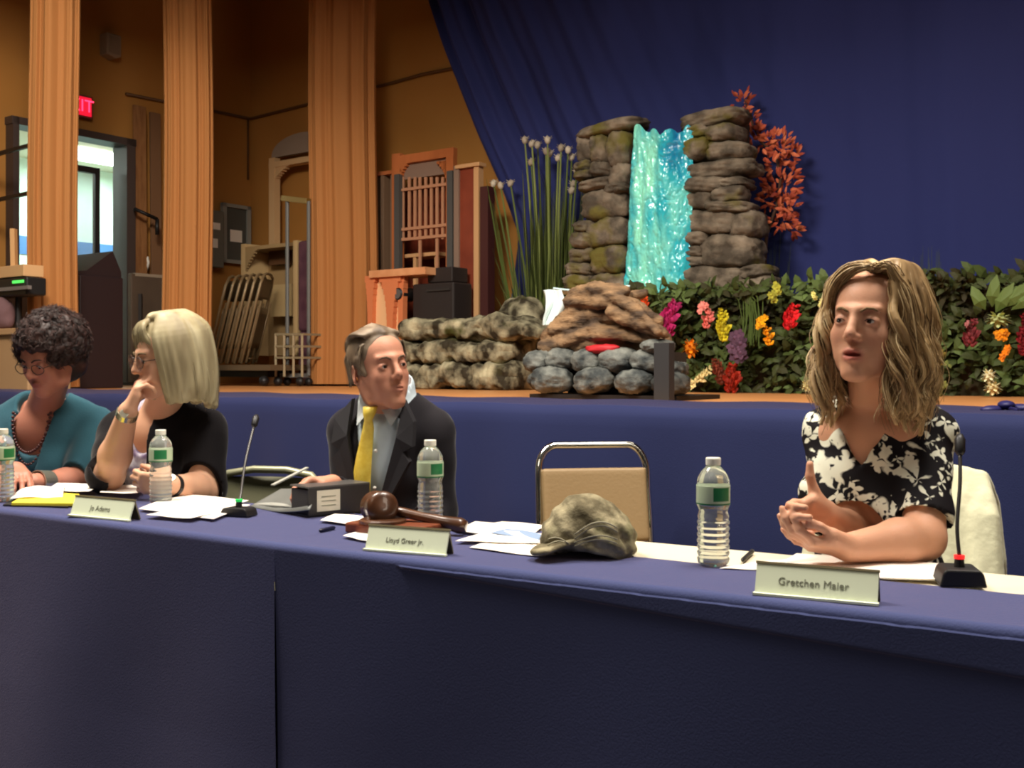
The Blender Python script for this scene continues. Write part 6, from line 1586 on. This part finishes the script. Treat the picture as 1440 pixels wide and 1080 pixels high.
# ================================================================ 3. woman with blonde bob, chin on hand
def woman_bob():
    root = person('woman in a black cardigan with a straight ash-blonde bob, cheek resting on her hand', (P(248,500,3.4).x, 3.42, 0))
    hd = Head(P(238,500,3.22), -52, 10, 4, 1.0, .97)
    T = Frame((P(252,500,3.50).x, 3.52, .43), -22, 10, 0)
    Hs = .575
    F = Field((T.o[0]-.50,2.92,.66), (T.o[0]+.36,3.75,1.34), .0042)
    torso(F, T, Hs, w=.185, d=.10, waist=.16, g=-.015, bust=.05)
    nb = T.p(-.0,-.01,Hs-.01); hd.neck(F, nb, .050, .056); F.ell(T.p(0,-.05,Hs-.06), (.10,.05,.07), T.R, .03)
    shr = T.p(-.17,-.02,Hs-.09); er = np.array(P(154,668,3.26)); wr = np.array(P(180,578,3.14))
    arm(F, shr, er, wr, (.048,.044,.044,.028))
    tip = hd.p(-.052,-.055,-.060)
    hand(F, wr, (.42,.05,1), (.9,.35,-.1), 1, curl=((.5,.7,.5),(.6,.8,.5),(.7,.9,.6),(.8,.9,.6)), thumb=(.5,.3,.3), k=.90)
    shl = T.p(.175,-.02,Hs-.09); el = np.array(P(286,690,3.28)); wl = np.array(P(240,682,3.10))
    arm(F, shl, el, wl, (.048,.046,.044,.029))
    hand(F, wl, (-1,-.3,.12), (-.3,1,.1), -1, curl=((.9,1.1,.7),)*4, thumb=(.5,.6,.5), k=.86)
    hd.sculpt(F, mouth=.1, fat=1.05)
    field_obj('body', F, skin_mat('skin_light', (208,160,130), (160,90,80)), root, tint=hd.tint)
    hd.eyes(root, look=(-.1,-.3), brow=(110,92,66))
    # glasses
    g_ = MB(); 
    for q in (-1,1):
        g_.tube([hd.p(q*.032+.024*math.cos(a_), -.106+.006*abs(math.cos(a_)), -.004+.017*math.sin(a_)) for a_ in np.linspace(0,2*PI,25)], .0013, 6)
        g_.tube([hd.p(q*.055,-.100,.002), hd.p(q*.078,-.05,.004), hd.p(q*.080,.004,.004)], .0014, 6)
    g_.tube([hd.p(-.009,-.107,0),hd.p(0,-.110,.003),hd.p(.009,-.107,0)], .0013, 6)
    gl = g_.build('spectacles', mat('dark_frame', (34,24,22), .3), root, smooth=True)
    for q in (-1,1):
        c_ = hd.p(q*.032,-.105,-.004); Rl = hd.M @ Matrix.Rotation(PI/2,3,'X')
        MB().lathe([(.023,-.0006),(.023,.0006)], 22, c_, Rl).build('lens', mat('lens_tint', (150,120,110), .1, alpha=.35), gl)
    # black cardigan over patterned top
    M_CARD = mat('black_cardigan', (22,20,22), .9, sheen=.12, spec=.1, bump=.1, bump_scale=160)
    G = Field((T.o[0]-.52,2.96,.42), (T.o[0]+.38,3.86,1.14), .0052)
    torso(G, T, Hs, w=.195, d=.112, waist=.18, hip=.2, g=.012, bust=.06)
    G.cone(shr, er, .070, .064, .03); dd = unit(wr-er); G.cone(er, er+dd*.035, .064, .058, .02); G.cone(er+dd*.038, er+dd*.12, .047, .055, .0, 'sub'); G.cone(er+dd*.075, er+dd*.18, .08, .08, 0, 'sub')
    G.cone(shl, el, .070, .066, .03); dd = unit(wl-el); G.cone(el, el+dd*.02, .066, .062, .02); G.cone(el+dd*.03, el+dd*.12, .050, .060, .0, 'sub'); G.cone(el+dd*.06, el+dd*.18, .085, .085, 0, 'sub')
    G.cone(T.p(0,-.01,Hs+.10), T.p(0,-.01,Hs+.02), .085, .078, .01, 'sub')
    for q in range(24): t_ = q/23; w_ = .052-.012*t_; G.box(T.p(-.012,-.17,Hs+.02-.52*t_), (w_,.10,.014), T.R, .004, .004, 'sub')
    field_obj('cardigan', G, M_CARD, root, disp=lambda V: .006*fbm(V*7,14,3)+.002*np.sin(V[:,2]*44+V[:,1]*30))
    B_ = Field((T.o[0]-.26,3.1,.5), (T.o[0]+.26,3.8,1.1), .0055); torso(B_, T, Hs, w=.18, d=.104, waist=.165, g=-.002, bust=.055)
    B_.cone(T.p(0,-.03,Hs+.06), T.p(0,-.01,Hs+.02), .070, .066, .01, 'sub')
    for q in range(8): t_ = q/7; B_.ell(T.p(0,-.09-.04*t_,Hs-.09*t_), (.07*(1-.6*t_),.07,.022), T.R, .008, 'sub')
    field_obj('blouse', B_, mat('violet_print', (112,96,128), .8, noise_scale=40, rgb2=(196,196,204)), root)
    # watches
    def band(nm, W, E_, r, m_, wd=.014, face=None):
        d_ = unit(W-E_); c_ = W-d_*.012; A_, B2 = frame_from(Vector(d_))
        m = MB(); vs = [tuple(Vector(c_)+Vector(d_)*z+(A_*math.cos(a_)+B2*math.sin(a_))*(r+t2)) for z in (-wd/2,wd/2) for t2 in (0,.003) for a_ in np.linspace(0,2*PI,24,endpoint=False)]
        n_ = 24; R0, R1, R2, R3 = 0, n_, 2*n_, 3*n_; fs = []
        for i in range(n_):
            j = (i+1)%n_; fs += [(R1+i,R1+j,R3+j,R3+i),(R0+j,R0+i,R2+i,R2+j),(R0+i,R0+j,R1+j,R1+i),(R2+j,R2+i,R3+i,R3+j)]
        o = m.add(vs, fs).build(nm, m_, root, smooth=False)
        if face is not None:
            f_ = unit(face); Rf = Vector(f_).to_track_quat('Z','Y').to_matrix(); MB().lathe([(.013,0),(.0135,.004),(.011,.006)], 20, tuple(np.array(c_)+f_*(r+.001)), Rf).build('watch_face', mat('watch_face', (206,200,180), .2, metal=.5), o)
        return o
    woman_bob.band = band
    band('wristwatch', wr, er, .0285, mat('watch_steel', (170,164,140), .25, metal=.8), .02, (.1,-1,.1))
    band('wristwatch', wl, el, .030, M_BLACK, .016, (.1,-.7,.7))
    # bob hair
    rnd = random.Random(8); H_ = Field(hd.c-V3(.2,.2,.2), hd.c+V3(.2,.22,.16), .0036); S_ = MB(); guides = []
    H_.ell(hd.p(0,.020,.046), (.085,.100,.086), hd.R, .01); H_.ell(hd.p(0,.045,-.045), (.086,.066,.095), hd.R, .03)
    H_.ell(hd.p(0,-.085,-.045), (.060,.075,.094), hd.R, .012, 'sub'); H_.ell(hd.p(0,-.11,.0), (.044,.055,.055), hd.R, .012, 'sub'); H_.ell(hd.p(0,-.06,-.14), (.055,.08,.08), hd.R, .01, 'sub')
    NL = 60
    for i in range(NL):
        for lay in range(2):
            t_ = (i+rnd.random()*.5)/NL; az = math.radians(46+268*t_); sx, sy = math.sin(az), -math.cos(az); out = 1+.10*lay+rnd.uniform(-.03,.04); L = -.118+rnd.uniform(-.012,.012)-.05*max(0,sy)
            base = [V3(-.008,-.05+.10*abs(1-2*abs(t_-.5)) ,.112), V3(sx*.045,sy*.055+.010,.116+.006*lay), V3(sx*.080*out,sy*.094*out+.014,.072+.006*lay), V3(sx*.096*out,sy*.102*out+.016,.02), V3(sx*.101*out,sy*.100*out+.018,-.04), V3(sx*.100*out,sy*.096*out+.018,-.09), V3(sx*.088*out,sy*.085*out+.018,L)]
            gg = [hd.p(*p) for p in catmull(base,4)]; guides.append(gg); r0 = rnd.uniform(.008,.011)
            H_.poly(gg[2:], [r0]*len(gg[2:]), .005)
    for i in range(18):     # fringe swept across the brow
        t_ = i/17; base = [V3(.0,-.045,.112), V3(-.02+.045*t_,-.070,.104), V3(-.045+.080*t_,-.084+.3*abs(t_-.5)*.06,.076), V3(-.062+.110*t_,-.086+.05*abs(t_-.45),.034)]
        gg = [hd.p(*p) for p in catmull(base,4)]; guides.append(gg)
        H_.poly(gg, [.006]*len(gg), .005)
    V, Q = H_.mesh(); tn = np.clip(.5+.55*fbm(V*np.array([30,30,7]),7,3), .02, 1)
    strands(S_, guides, rnd, 12, .0065, .0011, n=3)
    o_ = len(S_.v); S_.v.extend(Vector(v) for v in V); S_.f.extend(tuple(int(i)+o_ for i in q) for q in Q); S_.t.extend(float(x) for x in tn)
    S_.build('hair', mat_tint('hair_ash', (116,102,74), (200,190,154), .55, c2=(158,146,112)), root, smooth=True)
    legs(root, T, mat('navy_trousers', (28,30,40), .8))
    return root, T

# ================================================================ 4. woman in teal
def woman_teal():
    root = person('woman in a teal cardigan with short dark curly hair, head bowed over her papers', (P(70,500,3.7).x, 3.75, 0))
    hd = Head(P(71,501,3.55), -20, 22, 3, 1.0, 1.0)
    T = Frame((P(84,500,3.83).x, 3.86, .43), -6, 12, 0)
    Hs = .580
    F = Field((T.o[0]-.45,3.1,.66), (T.o[0]+.40,4.1,1.34), .0046)
    torso(F, T, Hs, w=.195, d=.105, waist=.17, g=-.015, bust=.06)
    nb = T.p(-.0,-.02,Hs-.01); hd.neck(F, nb, .050, .058); F.ell(T.p(0,-.06,Hs-.07), (.10,.05,.08), T.R, .03)
    shr = T.p(-.185,-.02,Hs-.09); er = np.array(P(2,672,3.56)); wr = np.array(P(22,662,3.34))
    arm(F, shr, er, wr, (.05,.046,.044,.029)); hand(F, wr, (.5,-.9,-.1), (0,-.1,-1), 1, thumb=(.4,.4,.4), k=.9)
    shl = T.p(.185,-.02,Hs-.09); el = np.array(P(112,680,3.58)); wl = np.array(P(48,679,3.40))
    arm(F, shl, el, wl, (.05,.048,.046,.030)); hand(F, wl, (-1,-.15,.0), (.1,-.2,-1), -1, curl=((.5,.6,.4),)*4, thumb=(.4,.4,.4), k=.9)
    hd.sculpt(F, mouth=0, fat=1.08)
    field_obj('body', F, skin_mat('skin_tan', (168,112,92), (136,74,68)), root, tint=hd.tint)
    hd.eyes(root, look=(0,-.5), brow=(50,34,28))
    g_ = MB()
    for q in (-1,1):
        g_.tube([hd.p(q*.033+.025*math.cos(a_), -.106+.006*abs(math.cos(a_)), -.006+.016*math.sin(a_)) for a_ in np.linspace(0,2*PI,25)], .0014, 6)
        g_.tube([hd.p(q*.057,-.100,.0), hd.p(q*.081,-.05,.004), hd.p(q*.083,.004,.004)], .0014, 6)
    g_.tube([hd.p(-.009,-.107,0),hd.p(0,-.110,.003),hd.p(.009,-.107,0)], .0014, 6)
    g_.build('spectacles', mat('dark_frame', (34,24,22), .3), root, smooth=True)
    M_TEAL = mat('teal_knit', (48,86,98), .9, sheen=.2, spec=.15, bump=.1, bump_scale=140, noise_scale=5, rgb2=(42,76,88))
    G = Field((T.o[0]-.48,3.14,.40), (T.o[0]+.42,4.2,1.14), .0056)
    torso(G, T, Hs, w=.205, d=.118, waist=.19, hip=.2, g=.012, bust=.07)
    G.cone(shr, er, .072, .062, .03); dd = unit(wr-er); G.cone(er, er+dd*.06, .062, .056, .02); G.cone(er+dd*.075, er+dd*.16, .045, .05, 0, 'sub'); G.cone(er+dd*.11, er+dd*.2, .075, .075, 0, 'sub')
    G.cone(shl, el, .074, .066, .03); dd = unit(wl-el); G.cone(el, el+dd*.03, .066, .062, .02); G.cone(el+dd*.045, el+dd*.13, .050, .056, 0, 'sub'); G.cone(el+dd*.075, el+dd*.18, .08, .08, 0, 'sub')
    G.cone(T.p(0,-.01,Hs+.10), T.p(0,-.01,Hs+.01), .088, .082, .01, 'sub')
    for q in range(14): t_ = q/13; w_ = .078*(1-t_)**.8+.004; G.box(T.p(0,-.17,Hs+.02-.24*t_), (w_,.10,.014), T.R, .004, .006, 'sub')
    field_obj('cardigan', G, M_TEAL, root, disp=lambda V: .006*fbm(V*7,24,3)+.002*np.sin(V[:,2]*46+V[:,0]*20))
    B_ = Field((T.o[0]-.26,3.4,.45), (T.o[0]+.26,4.2,1.1), .0055); torso(B_, T, Hs, w=.18, d=.112, waist=.175, g=-.001, bust=.068)
    B_.ell(T.p(0,-.10,Hs+.01), (.10,.10,.15), T.R, .01, 'sub'); B_.cone(T.p(0,-.03,Hs+.06), T.p(0,-.01,Hs+.0), .09, .085, .01, 'sub')
    field_obj('blouse', B_, mat('teal_top', (44,84,98), .85), root)
    # beaded necklace
    m = MB()
    for k in range(30):
        t_ = k/29*PI; p = T.p(.068*math.cos(t_), -.085-.055*math.sin(t_), Hs+.005-.125*math.sin(t_)); m.ball(p, .0055, None, 8, 6)
    for k in range(24):
        t_ = k/23*PI; p = T.p(.060*math.cos(t_), -.088-.060*math.sin(t_), Hs+.0-.160*math.sin(t_)); m.ball(p, .0045, None, 8, 6)
    m.build('necklace', mat('dark_beads', (74,36,34), .3), root, smooth=True)
    woman_bob.band
    d_ = unit(wl-el); A_, B2 = frame_from(Vector(d_)); c_ = Vector(wl-d_*.035); n_ = 28; m = MB(); vs = []
    for z in (-.025,.025):
        for t2 in (0,.0035):
            for a_ in np.linspace(0,2*PI,n_,endpoint=False): vs.append(c_+Vector(d_)*z+(A_*math.cos(a_)+B2*math.sin(a_))*(.037+t2))
    fs = []
    for i in range(n_):
        j = (i+1)%n_; fs += [(n_+i,n_+j,3*n_+j,3*n_+i),(j,i,2*n_+i,2*n_+j),(i,j,n_+j,n_+i),(2*n_+j,2*n_+i,3*n_+i,3*n_+j)]
    m.add(vs, fs).build('cuff_bracelet', mat('silver', (206,202,184), .3, metal=.9), root)
    # short curly hair
    rnd = random.Random(12); H_ = Field(hd.c-V3(.18,.18,.2), hd.c+V3(.18,.2,.2), .0042); S_ = MB(); guides = []
    H_.ell(hd.p(0,.025,.050), (.098,.108,.096), hd.R, .01); H_.ell(hd.p(0,.05,-.03), (.092,.066,.080), hd.R, .03)
    H_.ell(hd.p(0,-.105,-.030), (.060,.075,.080), hd.R, .012, 'sub'); H_.ell(hd.p(0,-.06,-.13), (.062,.085,.07), hd.R, .01, 'sub')
    for k in range(420):
        z = rnd.uniform(-.55,1); an = rnd.uniform(0,6.28); r_ = math.sqrt(max(0,1-z*z)); d = V3(r_*math.cos(an), r_*math.sin(an), z)
        p = V3(0,.025,.040)+d*V3(.096,.108,.100)
        if p[1] < -.062 and p[2] < .055: continue
        if p[1] < -.02 and p[2] < -.055: continue
        H_.ell(hd.p(*p), rnd.uniform(.010,.017), None, .006)
        t1 = unit(np.cross(d, V3(rnd.uniform(-1,1),rnd.uniform(-1,1),rnd.uniform(-1,1)))); t2_ = np.cross(d,t1); R0 = rnd.uniform(.009,.016); q0 = p+d*.004
        guides.append([hd.p(*(q0+t1*R0*math.cos(s_*.75)+t2_*R0*math.sin(s_*.75)+d*(.0022*s_))) for s_ in range(9)])
    V, Q = H_.mesh(); V = V+normals(V,Q)*(.004*fbm(V*46,7,2))[:,None]; tn = np.clip(.35+.6*fbm(V*34,9,3), .02, 1)
    strands(S_, guides, rnd, 5, .004, .0011, n=3)
    o_ = len(S_.v); S_.v.extend(Vector(v) for v in V); S_.f.extend(tuple(int(i)+o_ for i in q) for q in Q); S_.t.extend(float(x) for x in tn)
    S_.build('hair', mat_tint('hair_dark', (24,14,12), (72,40,32), .6, c2=(42,24,19)), root, smooth=True)
    legs(root, T, mat('black_slacks', (22,22,26), .8))
    return root, T

PR, TR_ = woman_right()
PM, TM_ = man()
PB, TB_ = woman_bob()
PT, TT_ = woman_teal()
# seats under the sitters
def stool(T, label):
    p = T.p(0,.0,0); t = thing('padded_stool', label, 'stool', (p[0],p[1],0), 0, 'padded stools under the seated people'); h = T.o[2]-.125
    MB().lathe([(.16,h-.05),(.18,h-.04),(.185,h-.015),(.165,h),(.02,h+.004)], 28).build('seat', M_VIN, t, smooth=True, world=False)
    for k in range(4):
        a_ = PI/4+k*PI/2; MB().tube([(.12*math.cos(a_),.12*math.sin(a_),h-.05),(.17*math.cos(a_),.17*math.sin(a_),0)], .012, 8).build('leg', M_GREYM, t, world=False)
    return t
stool(TM_, 'low padded stool under the man in the suit')
stool(TB_, 'low padded stool under the woman in the black cardigan')
stool(TT_, 'low padded stool under the woman in teal')
pc = P(1262,700,2.70)
tan_chair('stacking_chair', 'tan stacking chair under the cream cardigan, holding the woman in the floral blouse', (pc.x-.12,pc.y-.26,0), math.radians(-25), M_VIN, M_CHROME)
# cream cardigan draped over that chair back
F_ = Field((.60,2.30,.40), (1.40,3.05,.96), .0045)
Rc = Matrix.Rotation(math.radians(-25),3,'Z'); oc = Vector((pc.x-.12,pc.y-.26,0))
def cc(x, y, z): return Rc @ Vector((x,y,z))+oc
for k in range(13):
    x = -.20+.425*k/12; dz = -.02*abs(x/.225)**3; w1 = .012*math.sin(k*2.1); w2 = .016*math.sin(k*1.3+1)
    F_.poly([cc(x*1.0,.165+w1,.50), cc(x,.18+w1,.64), cc(x*.95,.225+w2*.5,.80+dz), cc(x*.86,.285,.885+dz), cc(x*.95,.335,.82+dz), cc(x*1.0,.34+w2,.66), cc(x*1.02,.37+w1+w2,.47+.02*math.sin(k*2))], [.02,.022,.022,.020,.022,.026,.024], .02)
o = field_obj('draped_cardigan', F_, mat('cream_knit', (206,204,172), .95, sheen=.2, bump=.08, bump_scale=150), None, disp=lambda V: .004*fbm(V*np.array([30,30,5]),3,2)+.0005*vnoise(V*130,4))
tag(o, 'cream knitted cardigan draped over the chair back behind the woman in the floral blouse', 'cardigan')
